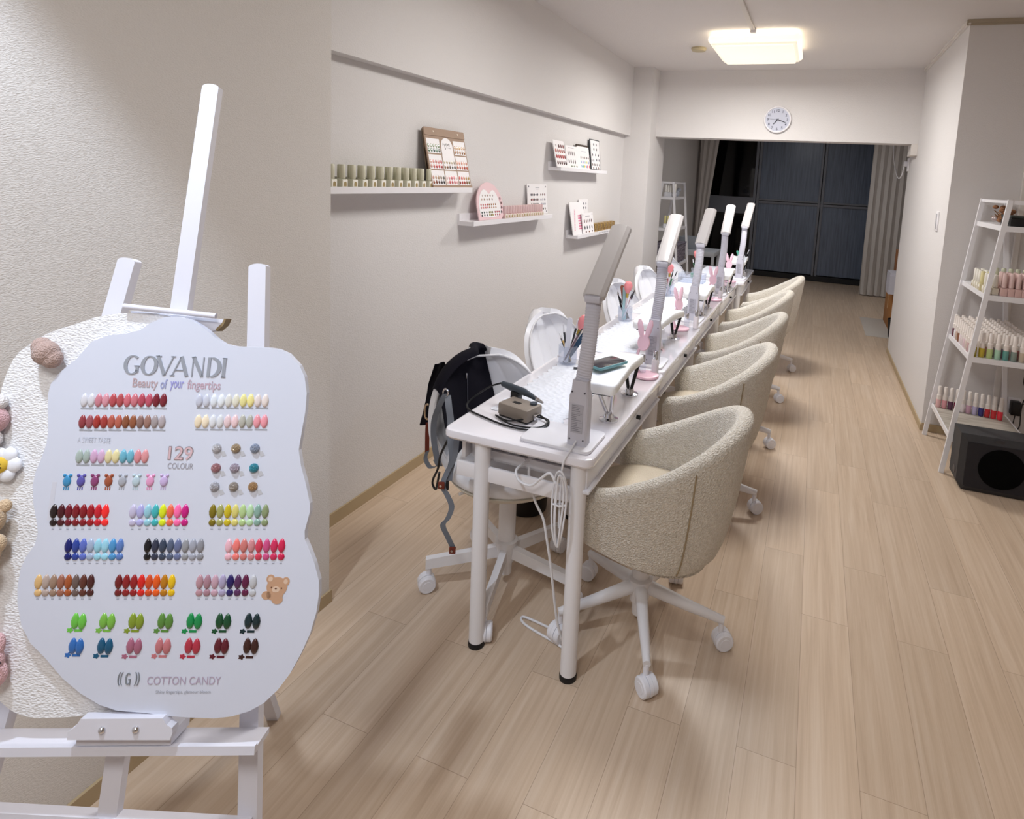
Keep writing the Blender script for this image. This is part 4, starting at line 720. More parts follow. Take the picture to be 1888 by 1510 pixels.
def make_white():
    t = thing('swivel_chair', '', 'chair', (0, 0, 0), 0, 'white leather swivel chairs along the wall side')
    def hw(v): return .232 * math.sqrt(max(0.0, 1 - max(0, (v - .32) / .685) ** 2.2)) * (.80 + .20 * min(1, v / .32))
    def fn(u, v):
        s = u * 2 - 1; y = s * hw(v) * 1.0
        x = -(.185 + .125 * v) + .115 * (abs(s) ** 2.2) * (1 - .45 * v) + .009 * abs(math.cos(PI * 3 * s)) ** .6 * min(1, (1 - abs(s)) / .18) * (1 - v ** 5)
        return (x, y, .455 + .342 * v)
    vv = lambda u, v: fn(u, v ** .8)
    part('backrest', MB().sheet(vv, 73, 26, -.026), M_LEATHER, t, ang=75)
    edge = [Vector(vv(1, j / 40)) for j in range(41)][:-1] + [Vector(vv(0, j / 40)) for j in range(40, -1, -1)]
    part('piping', MB().tube([p + Vector((.002, 0, .001)) for p in edge], .0045, 8), M_RIM, t)
    part('seat', MB().lathe([(.12, .447), (.205, .45), (.222, .465), (.224, .50), (.212, .517), (.15, .525), (.04, .527)], (.015, 0, 0), 44, 0, Matrix.Diagonal(Vector((1.02, 1.02, 1)))), M_LEATHER, t, ang=60)
    part('seat_shell', MB().lathe([(.05, .41), (.15, .414), (.2, .428), (.218, .447), (.20, .451)], (.01, 0, 0), 44), mat('cream_seat_shell', 'd8d2c4', .5), t, ang=60)
    star_base(t, .272, 0.53, 0)
    part('lift_lever', MB().tube([(0, -.04, .415), (.02, -.14, .417), (.02, -.2, .41)], .005, 8), M_METALW, t)
    return t
wc = make_white()
WP = [(-.944, 1.862, -.6), (-.99, 2.72, -.22), (-.985, 3.85, -.2), (-.985, 4.60, -.2), (-.985, 5.42, -.2)]
WN = ['nearest the camera under a dark apron', 'second from the camera', 'third from the camera', 'fourth from the camera', 'farthest from the camera']
for i, (x, y, a) in enumerate(WP):
    lb = 'white leather swivel chair at the wall side, ' + WN[i]
    if i == 0: wc.location = (x, y, 0); wc.rotation_euler = (0, 0, a); wc['label'] = lb
    else: dup(wc, (x, y, 0), a, lb)
# ---------------------------------------------------------------- apron over the nearest white chair
ap = thing('apron', 'dark navy apron with grey straps draped over the nearest white chair', 'apron', (0, 0, 0))
CW = Matrix.Translation((-.944, 1.862, 0)) @ Matrix.Rotation(-.6, 4, 'Z')       # the chair it hangs on
def hw_at(v): return .232 * math.sqrt(max(0.0, 1 - max(0, (v - .32) / .685) ** 2.2)) * (.80 + .20 * min(1, v / .32))
def vtop(y):
    lo, hi = .32, 1.0
    for _ in range(30):
        m_ = (lo + hi) / 2
        if hw_at(m_) > abs(y): lo = m_
        else: hi = m_
    return lo
def back_x(y, v): s_ = min(1, abs(y) / max(.02, hw_at(v))); return -(.185 + .125 * v) + .115 * s_ ** 2.2 * (1 - .45 * v) + .009
def drape(u, v):                                    # v 0 front hem .. 1 outer hem
    y = -.205 + .225 * u + .07 * max(0, .55 - v) * u
    vt = vtop(min(abs(y), .215)); zt = .455 + .342 * vt; xt = back_x(y, vt)
    if v < .55:
        f = v / .55; vv_ = .16 + (vt - .16) * f; x = back_x(y, vv_) + .016 + .01 * (1 - f); z = .455 + .342 * vv_ + .014 * f
        x += .05 * (1 - f) * (1 - u) + .006 * math.sin(11 * u + 3 * v)
    elif v < .7:
        f = (v - .55) / .15; a = PI * f; x = xt - .014 + .034 * math.cos(a); z = zt + .014 + .014 * math.sin(a)
    else:
        f = (v - .7) / .3; x = xt - .05 - .055 * f; z = zt + .01 - .12 * f
    return CW @ Vector((x, y, z))
part('bib', MB().sheet(drape, 22, 44, .004), M_NAVY, ap, ang=70)
flap = [[(-1.315, 1.93, .752), (-1.31, 1.99, .745)], [(-1.345, 1.93, .67), (-1.335, 2.05, .66)], [(-1.36, 1.935, .59), (-1.35, 2.07, .565)], [(-1.37, 1.92, .50), (-1.36, 2.08, .44)]]
def flapfn(u, v):
    k = v * 3; i = min(int(k), 2); f = k - i; a_, b_ = Vector(flap[i][0]).lerp(Vector(flap[i + 1][0]), f), Vector(flap[i][1]).lerp(Vector(flap[i + 1][1]), f)
    return a_.lerp(b_, u) + Vector((.005 * math.sin(6 * u + 3 * v), 0, 0))
part('back_flap', MB().sheet(flapfn, 10, 18, .004), M_NAVY, ap, ang=70)
part('hem', MB().tube([drape(k / 20, 0.0) for k in range(21)], .005, 8), mat('charcoal_hem', '34343c', .8), ap)
part('pocket_seam', MB().tube([drape(.45 + .01 * k, .14 + .022 * k) + Vector((.004, -.004, .002)) for k in range(14)], .0018, 6), mat('charcoal_thread', '3c3c48', .8), ap)
part('zip_pull', MB().box(drape(.55, .42) + Vector((.006, -.004, 0)), (.006, .006, .022), .002), M_CHROME, ap)
s1 = MB(); ribbon(s1, [(-1.12, 1.71, .742), (-1.135, 1.695, .70), (-1.16, 1.705, .64), (-1.165, 1.713, .57), (-1.155, 1.72, .50), (-1.15, 1.73, .47), (-1.18, 1.77, .445), (-1.22, 1.81, .44)], .02, (.75, .5, 0)); part('strap', s1, M_STRAP, ap)
s2 = MB(); ribbon(s2, [(-1.115, 1.715, .735), (-1.09, 1.685, .71), (-1.07, 1.668, .67), (-1.05, 1.64, .62), (-1.035, 1.63, .57), (-1.04, 1.625, .52), (-1.04, 1.62, .49)], .022, (.8, .45, 0)); part('strap', s2, M_STRAP, ap)
s3 = MB(); ribbon(s3, [(-1.02, 1.63, .64), (-1.025, 1.625, .57), (-1.045, 1.615, .52), (-1.05, 1.60, .48), (-1.035, 1.605, .45), (-1.02, 1.61, .41), (-1.03, 1.605, .37), (-1.045, 1.60, .345), (-1.03, 1.61, .30), (-1.015, 1.62, .26)], .018, (.85, .35, .1)); part('strap', s3, M_STRAP, ap)
s4 = MB(); ribbon(s4, [(-1.30, 1.872, .43), (-1.30, 1.86, .405), (-1.27, 1.845, .385), (-1.235, 1.825, .40), (-1.2, 1.80, .43), (-1.175, 1.775, .48)], .016, (.6, .6, .3)); part('strap', s4, M_STRAP, ap)
s5 = MB(); ribbon(s5, [(-1.30, 1.87, .545), (-1.303, 1.872, .50), (-1.302, 1.872, .425)], .016, (.7, .6, 0)); part('leather_tab', s5, M_RUST, ap, 'rust brown leather tab')
part('snap_hook', MB().tube([(-1.305 + .012 * math.cos(k * PI / 8), 1.872, .585 + .03 * math.sin(k * PI / 8)) for k in range(16)], .0035, 8, closed=True), mat('brass_hook', 'c9b49a', .25, metal=.8), ap)
part('buckle', MB().tube([(-1.12 + .01 * math.cos(k * PI / 6), 1.71, .745 + .014 * math.sin(k * PI / 6)) for k in range(12)], .003, 8, closed=True), M_CHROME, ap)
part('dark_cord', MB().tube(smoothpath([(-1.06, 1.64, .62), (-1.10, 1.66, .55), (-1.13, 1.69, .48), (-1.16, 1.71, .43), (-1.17, 1.72, .40), (-1.15, 1.71, .39), (-1.13, 1.69, .43), (-1.11, 1.67, .48)]), .004, 7), M_BLK, ap)
part('slider', MB().box((-1.105, 1.70, .425), (.028, .006, .04), .004), M_BLK, ap)
for p in ((-1.05, 1.592, .485), (-1.014, 1.612, .258)):
    part('end_tab', MB().box(p, (.021, .006, .024), .002, .35), M_RUST, ap)
    part('rivet', MB().cyl((p[0], p[1] - .003, p[2]), (p[0] + .001, p[1] - .006, p[2]), .0042, n=12), M_CHROME, ap)
wb = thing('waste_bin', 'small black waste bin on the floor behind the nearest white chair', 'bin', (-1.10, 2.36, 0))
part('body', MB().lathe([(.085, 0), (.088, .004), (.105, .235), (.109, .24), (.102, .24), (.083, .01), (.001, .01)], n=32), M_BLKM, wb)
# ---------------------------------------------------------------- easel, fluffy backing board and nail colour board
EM = D['easel_M']
MX = Matrix(((EM[0][0], EM[1][0], EM[2][0], EM[3][0]), (EM[0][1], EM[1][1], EM[2][1], EM[3][1]), (EM[0][2], EM[1][2], EM[2][2], EM[3][2]), (0, 0, 0, 1)))
PF = lambda a, b, c: Vector((a, -c, b))             # board plane: a right, b up the slope, c toward the room
es = thing('easel', 'white painted wooden easel standing at the left front', 'easel', M=MX)
def plank(m, p, q, w, c0, c1, rnd=True, mi=0):
    (a0, b0), (a1, b1) = p, q; d = Vector((a1 - a0, b1 - b0)); L = d.length; d.normalize(); n = Vector((-d.y, d.x))
    pts = [(a0 + n.x * w / 2, b0 + n.y * w / 2), (a0 - n.x * w / 2, b0 - n.y * w / 2)]
    end = [(a1 - n.x * w / 2, b1 - n.y * w / 2)]
    if rnd:
        for k in range(1, 8):
            a = PI * k / 8; end.append((a1 - n.x * w / 2 * math.cos(a) + d.x * w * .22 * math.sin(a), b1 - n.y * w / 2 * math.cos(a) + d.y * w * .22 * math.sin(a)))
    end.append((a1 + n.x * w / 2, b1 + n.y * w / 2))
    return m.prism(pts + end, c0, c1, PF, mi)
part('upright', plank(MB(), (.2455, 0), (.1294, 1.348), .030, -.02, 0), M_EASEL, es, ang=30)
part('upright', plank(MB(), (-.281, 0), (-.0956, 1.348), .030, -.02, 0), M_EASEL, es, ang=30)
part('mast', plank(MB(), (-.002, .461), (.0203, 1.672), .029, -.0, .016), M_EASEL, es, ang=30)
tr = MB(); tr.prism([(-.30, .581), (.228, .581), (.228, .59), (-.30, .59)], .0, .052, PF); tr.prism([(-.30, .59), (.228, .59), (.228, .594), (-.30, .594)], .044, .052, PF)
part('tray', tr, M_EASEL, es, smooth=False)
part('crossbar', MB().prism([(-.29, .49), (-.29, .455), (.215, .422), (.215, .457)], -.001, .02, PF), M_EASEL, es, smooth=False)
hd = part('lower_holder', MB().prism(D['hold'], .046, .062, PF).prism([(-.04, .595), (.1, .595), (.1, .612), (-.04, .612)], .0, .05, PF), M_EASEL, es, smooth=False)
for a, b in D['screws']: part('screw', MB().lathe([(.0055, 0), (.0055, .001), (.003, .004), (.0005, .005)], PF(a, b, .062), 14, 0, rotx(PI / 2)), M_CHROME, hd)
(ra, rb), (rc, rd) = D['rod']
cl = part('upper_holder', MB().prism([(-.05, 1.235), (.075, 1.23), (.09, 1.235), (.099, 1.245), (.101, 1.252), (-.055, 1.262)], .016, .034, PF), M_EASEL, es, smooth=False)
part('holder_rail', MB().tube([PF(ra, rb, .045), PF(rc, rd, .045)], .0048, 10), M_EASEL, cl)
part('raw_end', MB().prism([(.09, 1.2325), (.1, 1.243), (.1035, 1.254), (.1, 1.2545), (.0975, 1.247), (.088, 1.236)], .0155, .0348, PF), mat('raw_wood_edge', '8b7654', .7), cl)
rf = D['rearfoot']
def bar(m, p, q, w, th, side):
    p, q, s = Vector(p), Vector(q), Vector(side); d = (q - p).normalized(); n = d.cross(s).normalized(); s = n.cross(d).normalized()
    c = [(-w / 2, -th / 2), (w / 2, -th / 2), (w / 2, th / 2), (-w / 2, th / 2)]
    vs = [p + s * a + n * b for a, b in c] + [q + s * a + n * b for a, b in c]
    return m.add(vs, [(3, 2, 1, 0), (4, 5, 6, 7), (0, 1, 5, 4), (1, 2, 6, 5), (2, 3, 7, 6), (3, 0, 4, 7)])
part('rear_leg', bar(MB(), (rf[0], rf[1], rf[2]), (.0, .02, 1.08), .03, .02, (1, 0, 0)), M_EASEL, es, smooth=False)
part('hinge_bar', MB().prism([(-.085, 1.05), (.155, 1.05), (.152, 1.085), (-.08, 1.085)], -.036, -.02, PF), M_EASEL, es, smooth=False)
# fluffy board behind
M_FLUFF = mat('white_loop_fleece', 'e8e8ea', .95, bump=(210, .35, .005, 'voronoi', (1, 1, 1.7)), spec=.1)
fb = thing('fleece_board', 'white looped-fleece board behind the colour board on the easel', 'board', M=MX)
def relax(poly, it=1):
    for _ in range(it):
        o = []
        for i in range(len(poly)):
            p, q = poly[i], poly[(i + 1) % len(poly)]; o += [(p[0] * .75 + q[0] * .25, p[1] * .75 + q[1] * .25), (p[0] * .25 + q[0] * .75, p[1] * .25 + q[1] * .75)]
        poly = o
    return poly
BK = relax([tuple(p) for p in D['back']], 1)
part('fleece', MB().prism(BK, .018, .037, PF), M_FLUFF, fb, smooth=False)
def plush(name, label, cat, balls, extra=()):
    t = thing(name, label, cat, M=MX)
    for nm, lst, m, lab in balls:
        mb = MB()
        for a, b, c, r, sc in lst: mb.ball(PF(a, b, c), r, 14, 0, sc)
        part(nm, mb, m, t, lab, ang=80)
    return t
def fur(name, c): return mat(name, c, .95, bump=(420, .55, .004, 'voronoi'), sheen=.3, spec=.1)
PL = D['plush']
a, b = PL[0]
plush('plush_charm', 'mauve brown plush pompom clipped at the top of the fleece board', 'plush charm', [('pompom', [(a, b, .056, .020, (1, .8, 1)), (a - .009, b + .01, .055, .015, (1, .8, 1)), (a + .01, b - .009, .055, .016, (1, .8, 1))], fur('mauve_fur', 'b59c94'), None)])
a, b = PL[1]; a -= .012
plush('plush_charm', 'pink and white fabric charm at the left edge of the fleece board', 'plush charm', [('pink_knot', [(a, b, .05, .022, (1, .7, 1))], fur('dusty_pink_fur', 'cfa7ab'), None), ('white_puff', [(a - .004, b + .028, .05, .018, (1.2, .7, .8))], fur('white_fur', 'e6e2e2'), None), ('white_puff', [(a - .004, b - .03, .05, .018, (1.2, .7, .9))], fur('white_fur', 'e6e2e2'), None)])
a, b = PL[2]; a -= .007
fw = thing('plush_charm', 'white flower charm with a smiling yellow middle on the fleece board', 'plush charm', M=MX)
mb = MB()
for k in range(6): mb.ball(PF(a + .017 * math.cos(k * PI / 3), b + .017 * math.sin(k * PI / 3), .045), .0125, 12, 0, (1, .5, 1))
part('petals', mb, mat('white_satin', 'e9ebf2', .5), fw, ang=80)
part('middle', MB().ball(PF(a, b, .05), .0125, 14, 0, (1, .5, 1)), mat('yellow_felt', 'd9b53c', .8), fw, ang=80)
fc = MB()
for s in (-1, 1): fc.ball(PF(a + s * .004, b + .003, .056), .0014, 8)
fc.tube([PF(a + .007 * math.cos(x), b + .001 + .0065 * math.sin(x), .0557) for x in [PI * (1.15 + .7 * k / 8) for k in range(9)]], .001, 6)
part('face', fc, ink('2a2018'), fw)
a, b = PL[3]; a -= .012
br = plush('plush_charm', 'tan plush bear charm hanging at the left edge of the fleece board', 'plush charm', [('head', [(a, b + 0.0240, .062, 0.0272, (1, .8, .95))], fur('tan_fur', 'd2b898'), None), ('body', [(a - 0.0016, b - 0.0240, .058, 0.0272, (1, .75, 1.1))], fur('tan_fur', 'd2b898'), None), ('ear', [(a + 0.0208, b + 0.0448, .055, 0.0104, (1, .6, 1))], fur('tan_fur', 'd2b898'), None), ('ear', [(a - 0.0208, b + 0.0448, .055, 0.0104, (1, .6, 1))], fur('tan_fur', 'd2b898'), None), ('arm', [(a + 0.0240, b - 0.0096, .064, 0.0136, (1, .8, 1.1))], fur('tan_fur', 'd2b898'), None), ('arm', [(a - 0.0256, b - 0.0112, .064, 0.0136, (1, .8, 1.1))], fur('tan_fur', 'd2b898'), None), ('leg', [(a + 0.0160, b - 0.0520, .068, 0.0152, (1, .8, 1.1))], fur('tan_fur', 'd2b898'), None), ('leg', [(a - 0.0160, b - 0.0520, .068, 0.0152, (1, .8, 1.1))], fur('tan_fur', 'd2b898'), None), ('muzzle', [(a, b + 0.0160, .088, 0.0104, (1, .6, .8))], fur('cream_fur', 'd8c4a6'), None)])
a, b = PL[4]; a -= .01
plush('plush_charm', 'pale pink plush charm at the lower left of the fleece board', 'plush charm', [('body', [(a - .008, b, .058, .024, (1, .8, 1.2)), (a + .006, b - .016, .055, .016, (1, .8, 1.2)), (a + .004, b + .026, .055, .013, (.7, .6, 1.4))], fur('pale_pink_fur', 'e3b9bd'), None), ('eyelash', [(a + .014, b + .006, .066, .004, (1.6, .6, .5))], ink('3a3034'), None)])
# the colour board
sg = thing('nail_colour_board', 'white wavy-edged nail colour board on the easel reading GOVANDI', 'sign board', M=MX)
SB = [tuple(p) for p in D['sign']]
CSF = .052
pn = part('panel', MB().prism(SB, .040, CSF, PF), mat('glossy_white_acrylic', 'd4d9e8', .22, coat=.3), sg, smooth=False)
MM = D['mm'] / 100.0                                 # metres per photo pixel at the board
def flat_at(a, b, mb, dc=0): mb.v = [(x + a, y - CSF - dc, z + b) for x, y, z in mb.v]; return mb
def boxtext(key, body, mats, name, **k):
    x0, y0, x1, y1 = D[key]; mb = text_mesh(body, y1 - y0, None, width=x1 - x0, **k)
    return part(name, flat_at((x0 + x1) / 2, (y0 + y1) / 2, mb, .0004), mats, sg, smooth=False)
# the logo lettering: thick and thin strokes
lg = MB(); x0, y0, x1, y1 = D['tGOV']; Hh = y1 - y0; Ww = x1 - x0
def stroke(pts, w, ox, sc):
    pts = [Vector((ox + p[0] * sc, y0 + p[1] * Hh)) for p in pts]; ws = w if isinstance(w, list) else [w] * len(pts); L_, R_ = [], []
    for i, p in enumerate(pts):
        d = (pts[min(i + 1, len(pts) - 1)] - pts[max(i - 1, 0)]).normalized(); n = Vector((-d.y, d.x)) * ws[i] * Hh / 2; L_.append(p + n); R_.append(p - n)
    n = len(pts); vs = [PF(q.x, q.y, CSF + .0012) for q in L_ + R_]; vs += [v + Vector((0, .0011, 0)) for v in vs]; N = 2 * n; fs = []
    for i in range(n - 1): fs += [(i, i + 1, n + i + 1, n + i), (N + n + i, N + n + i + 1, N + i + 1, N + i), (i, N + i, N + i + 1, i + 1), (n + i + 1, N + n + i + 1, N + n + i, n + i)]
    fs += [(0, n, N + n, N), (n - 1, N + n - 1, N + 2 * n - 1, 2 * n - 1)]
    lg.add(vs, fs)
def arc(cx, cy, rx, ry, a0, a1, k=22): return [(cx + rx * math.cos(math.radians(a0 + (a1 - a0) * i / k)), cy + ry * math.sin(math.radians(a0 + (a1 - a0) * i / k))) for i in range(k + 1)]
def tw(a0, a1, thin, thick, k=22): return [thin + (thick - thin) * abs(math.cos(math.radians(a0 + (a1 - a0) * i / k))) ** 1.3 for i in range(k + 1)]
S = Ww
stroke(arc(.075, .5, .066, .46, 50, 325), tw(50, 325, .05, .19), x0, S); stroke([(.125, .12), (.125, .46)], .15, x0, S); stroke([(.095, .45), (.15, .45)], .06, x0, S)
stroke(arc(.24, .5, .066, .46, 0, 360), tw(0, 360, .05, .19), x0, S)
stroke([(.315, 1), (.395, .02)], .17, x0, S); stroke([(.468, 1), (.398, .02)], .06, x0, S); stroke([(.295, .985), (.35, .985)], .05, x0, S); stroke([(.445, .985), (.49, .985)], .05, x0, S)
stroke([(.47, 0), (.545, .98)], .06, x0, S); stroke([(.545, 1), (.615, 0)], .18, x0, S); stroke([(.50, .3), (.575, .3)], .05, x0, S); stroke([(.45, .02), (.495, .02)], .05, x0, S)
stroke([(.665, 0), (.665, 1)], .06, x0, S); stroke([(.665, 1), (.765, .02)], .17, x0, S); stroke([(.768, 0), (.768, 1)], .06, x0, S); stroke([(.645, .985), (.69, .985)], .05, x0, S)
stroke([(.825, 0), (.825, 1)], .15, x0, S); stroke(arc(.845, .5, .085, .48, 88, -88), [.05 + .16 * math.cos(math.radians(88 - 8 * i)) for i in range(23)], x0, S)
stroke([(.975, 0), (.975, 1)], .16, x0, S); stroke([(.953, .98), (.997, .98)], .05, x0, S); stroke([(.953, .02), (.997, .02)], .05, x0, S)
part('lettering', lg, M_SILV, sg, smooth=False)
def cmat(cs):
    return [ink(c) for c in cs]
x0, y0, x1, y1 = D['tTag']; words = [('Beauty', 'b9a3a8', 0, .285), ('of', '9aa0c8', .315, .39), ('your', '9a9ad6', .425, .58), ('fingertips', 'bfa6b4', .62, 1)]
for w_, c_, f0, f1 in words:
    lo = .0032 if w_ in ('your', 'Beauty', 'fingertips') else 0; hi = y1 - (.003 if w_ == 'your' else 0)
    mb = text_mesh(w_, hi - y0 + lo, None, width=(x1 - x0) * (f1 - f0), offset=.012)
    part('tagline', flat_at(x0 + (x1 - x0) * (f0 + f1) / 2, (y0 - lo + hi) / 2, mb, .0004), ink(c_), sg, smooth=False)
boxtext('t129', '129', ink('8d7f84'), 'count_outline', offset=.03)
x0, y0, x1, y1 = D['t129']; mb = text_mesh('129', (y1 - y0) * .9, None, width=(x1 - x0) * .95, offset=.008); part('count_figures', flat_at((x0 + x1) / 2, (y0 + y1) / 2, mb, .0009), ink('d3b4ba'), sg, smooth=False)
boxtext('tCol', 'COLOUR', ink('a09ea6'), 'count_word')
boxtext('tSweet', 'A SWEET TASTE', ink('c3c8d4'), 'small_heading')
boxtext('tCot', 'COTTON CANDY', ink('b5a6bb'), 'series_name')
boxtext('tShiny', 'Shiny fingertips, glamour bloom', ink('a0a4ae'), 'slogan')
lm = MB(); x0, y0, x1, y1 = D['tLogo']; cy = (y0 + y1) / 2; Hh = (y1 - y0); S = x1 - x0
lg = MB(); ox = x0
for f, r, s in ((.16, .12, 1), (.27, .12, 1), (.73, .12, -1), (.84, .12, -1)):
    stroke(arc(f, .5, r, .5, 110 if s > 0 else -70, 250 if s > 0 else 70, 14), [.02 + .06 * math.sin(PI * i / 14) for i in range(15)], x0, S)
stroke(arc(.48, .5, .1, .38, 50, 320, 18), [.05 + .06 * abs(math.sin(PI * i / 18)) for i in range(19)], x0, S); stroke([(.57, .05), (.57, .45)], .07, x0, S); stroke([(.5, .45), (.6, .45)], .05, x0, S)
part('emblem', lg, ink('868c94'), sg, smooth=False)
def tip_shape(w, h, d):
    m = MB(); n = 12; rings = [(1.0, 0), (.93, .5), (.7, .85), (.35, 1.0)]; vs = []
    for s, zz in rings:
        for k in range(n):
            a = 2 * PI * k / n; x, y = math.cos(a), math.sin(a); nar = 1 - .22 * max(0, y)
            vs.append((x * w / 2 * s * nar, -d * zz, y * h / 2 * s))
    fs = [(i * n + k, i * n + (k + 1) % n, (i + 1) * n + (k + 1) % n, (i + 1) * n + k) for i in range(3) for k in range(n)] + [tuple(3 * n + k for k in range(n)), tuple(range(n - 1, -1, -1))]
    return m.add(vs, fs)
TIPC = {}
def tip_mesh(key, mb, c):
    if (key, c) not in TIPC: TIPC[(key, c)] = mb().mesh('nail_swatch', gloss(c), True, 60)
    return TIPC[(key, c)]
A = lambda: tip_shape(14.2 * MM, 27 * MM, .0028)
B = lambda: tip_shape(14.2 * MM, 27 * MM, .0028)
G = lambda: tip_shape(15.2 * MM, 29 * MM, .003)
alltips = [('C', G, q) for q in D['ovC']] + [('B', B, q) for q in D['ovB']]
rest = [('A', A, q) for q in D['ovA']]
for key, f, (a, b, c) in alltips: place('nail_swatch', tip_mesh(key, f, c), sg, PF(a, b, CSF))
rm = MB(); mats_ = []; order = []
for key, f, (a, b, c) in rest:
    if c not in order: order.append(c); mats_.append(gloss(c))
    t = f(); rm.add([(x + a, y - CSF, z + b) for x, y, z in t.v], t.f, order.index(c))
st = part('nail_swatches', rm, mats_, sg, 'pairs of soft-toned nail swatches in the upper rows', ang=60); st['kind'] = 'stuff'
DOT = lambda: MB().lathe([(6.8 * MM, 0), (6.3 * MM, .001), (4 * MM, .0018), (1 * MM, .002)], (0, 0, 0), 12, 0, rotx(PI / 2))
for a, b, c in D['dots']: place('round_swatch', tip_mesh('D', DOT, c), sg, PF(a, b, CSF))
DOME = lambda: MB().lathe([(9.2 * MM, 0), (9 * MM, .0015), (7.5 * MM, .004), (4 * MM, .006), (.5 * MM, .0066)], (0, 0, 0), 18, 0, rotx(PI / 2))
for a, b, c in D['domes']:
    key = ('dome', c)
    m = mat('glitter_' + c, c, .2, metal=.55, bump=(900, .8, .002, 'voronoi'), coat=.6)
    TIPC.setdefault(key, DOME().mesh('glitter_dome', m, True, 60)); place('glitter_dome', TIPC[key], sg, PF(a, b, CSF))
    part('dome_tag', MB().prism([(a + 7 * MM, b - 6 * MM), (a + 15 * MM, b - 5 * MM), (a + 20 * MM, b - 13 * MM), (a + 12 * MM, b - 16 * MM)], CSF, CSF + .0004, PF), ink('bfc0c6'), sg, smooth=False)
def catshape():
    m = tip_shape(15.5 * MM, 22 * MM, .0026)
    for s in (-1, 1): m.ball((s * 5.4 * MM, -.0005, 10.5 * MM), 3.2 * MM, 8, 0, (1, .6, 1))
    for k in (-1, 0, 1): m.span((k * 4 * MM - 1 * MM, -.0004, -17 * MM), (k * 4 * MM + 1 * MM, 0, -11 * MM))
    return m
for a, b, c in D['cats']: place('eared_swatch', tip_mesh('cat', catshape, c), sg, PF(a, b, CSF))
pt = MB()
for a, b in D['strips']: pt.prism([(a - 12 * MM, b - 1.3 * MM), (a + 12 * MM, b - 1.3 * MM), (a + 12 * MM, b + 1.3 * MM), (a - 12 * MM, b + 1.3 * MM)], CSF, CSF + .0004, PF)
part('caption_strips', pt, ink('9fa2aa'), sg, smooth=False)
pt = MB()
for a, b in D['nums']:
    for k in (-1, 0, 1): pt.prism([(a + k * 1.7 * MM - .6 * MM, b - 1.2 * MM), (a + k * 1.7 * MM + .6 * MM, b - 1.2 * MM), (a + k * 1.7 * MM + .6 * MM, b + 1.2 * MM), (a + k * 1.7 * MM - .6 * MM, b + 1.2 * MM)], CSF, CSF + .0003, PF)
part('number_print', pt, ink('a7abb8'), sg, smooth=False)
for a, b, c in D['flow']:
    m = MB(); pts = []
    for k in range(20): r = (5.2 + 1.3 * math.cos(k * PI / 2)) * MM; pts.append((a + r * math.cos(k * PI / 10), b + .8 * r * math.sin(k * PI / 10)))
    m.prism(pts, CSF, CSF + .0004, PF)
    m.prism([(a + 8 * MM, b - 2.4 * MM), (a + 22 * MM, b - 2.4 * MM), (a + 22 * MM, b + 1.8 * MM), (a + 8 * MM, b + 1.8 * MM)], CSF, CSF + .0004, PF)
    part('flower_tag', m, ink(c), sg, smooth=False)
x0, y0, x1, y1 = D['bear']; W_, H_ = x1 - x0, y1 - y0; bm_ = MB()
def disc(m, fx, fy, rx, ry, dc): m.prism([(x0 + W_ * fx + rx * W_ * math.cos(2 * PI * k / 24), y0 + H_ * fy + ry * H_ * math.sin(2 * PI * k / 24)) for k in range(24)], CSF, CSF + dc, PF); return m
disc(bm_, .3, .84, .15, .15, .0004); disc(bm_, .85, .76, .14, .15, .00045); disc(bm_, .55, .58, .37, .33, .0005); disc(bm_, .2, .3, .17, .14, .00055); disc(bm_, .6, .16, .2, .15, .0006); disc(bm_, .5, .32, .3, .2, .00055)
bp_ = part('bear_sticker', bm_, ink('c29a7c'), sg, 'brown bear-head sticker', smooth=False)
bm_ = MB(); disc(bm_, .3, .84, .08, .08, .0006); disc(bm_, .85, .76, .075, .08, .0006); disc(bm_, .52, .5, .14, .1, .0007); part('sticker_light', bm_, ink('d9bda6'), bp_, smooth=False)
bm_ = MB(); disc(bm_, .36, .56, .025, .025, .0008); disc(bm_, .72, .54, .025, .025, .0008); disc(bm_, .52, .53, .04, .025, .0009); part('sticker_face', bm_, ink('6e4a3a'), bp_, smooth=False)
vt = MB(); a_, b_ = SB[0]
part('side_print', MB().prism([(-.128, .925), (-.121, .925), (-.121, .985), (-.128, .985)], CSF, CSF + .0002, PF), ink('d0d2de'), sg, smooth=False)
# ---------------------------------------------------------------- picture ledges on the left wall
def ledge(y0, y1, z, label, depth=.09, lip=.024):
    t = thing('wall_shelf', label, 'shelf', (-1.77, (y0 + y1) / 2, z), 0, 'white picture ledges on the left wall'); h = (y1 - y0) / 2
    part('back_plate', MB().span((0, -h, -.012), (.012, h, .05), .001), M_WHITE, t, smooth=False)
    part('base', MB().span((.012, -h, -.012), (depth - .01, h, .012), .001), M_WHITE, t, smooth=False)
    part('front_lip', MB().span((depth - .01, -h, -.012), (depth, h, .0145), .001), M_WHITE, t, smooth=False)
ledge(1.60, 2.745, 1.40, 'long white picture ledge nearest the camera, holding green bottles', .10)
ledge(2.77, 3.79, 1.222, 'white picture ledge below the long one, holding pink bottles', .10)
ledge(3.895, 4.885, 1.547, 'high white picture ledge holding four colour charts', .10)
ledge(4.28, 5.26, 1.04, 'low white picture ledge behind the nearest lamp head, holding gold boxes', .10)
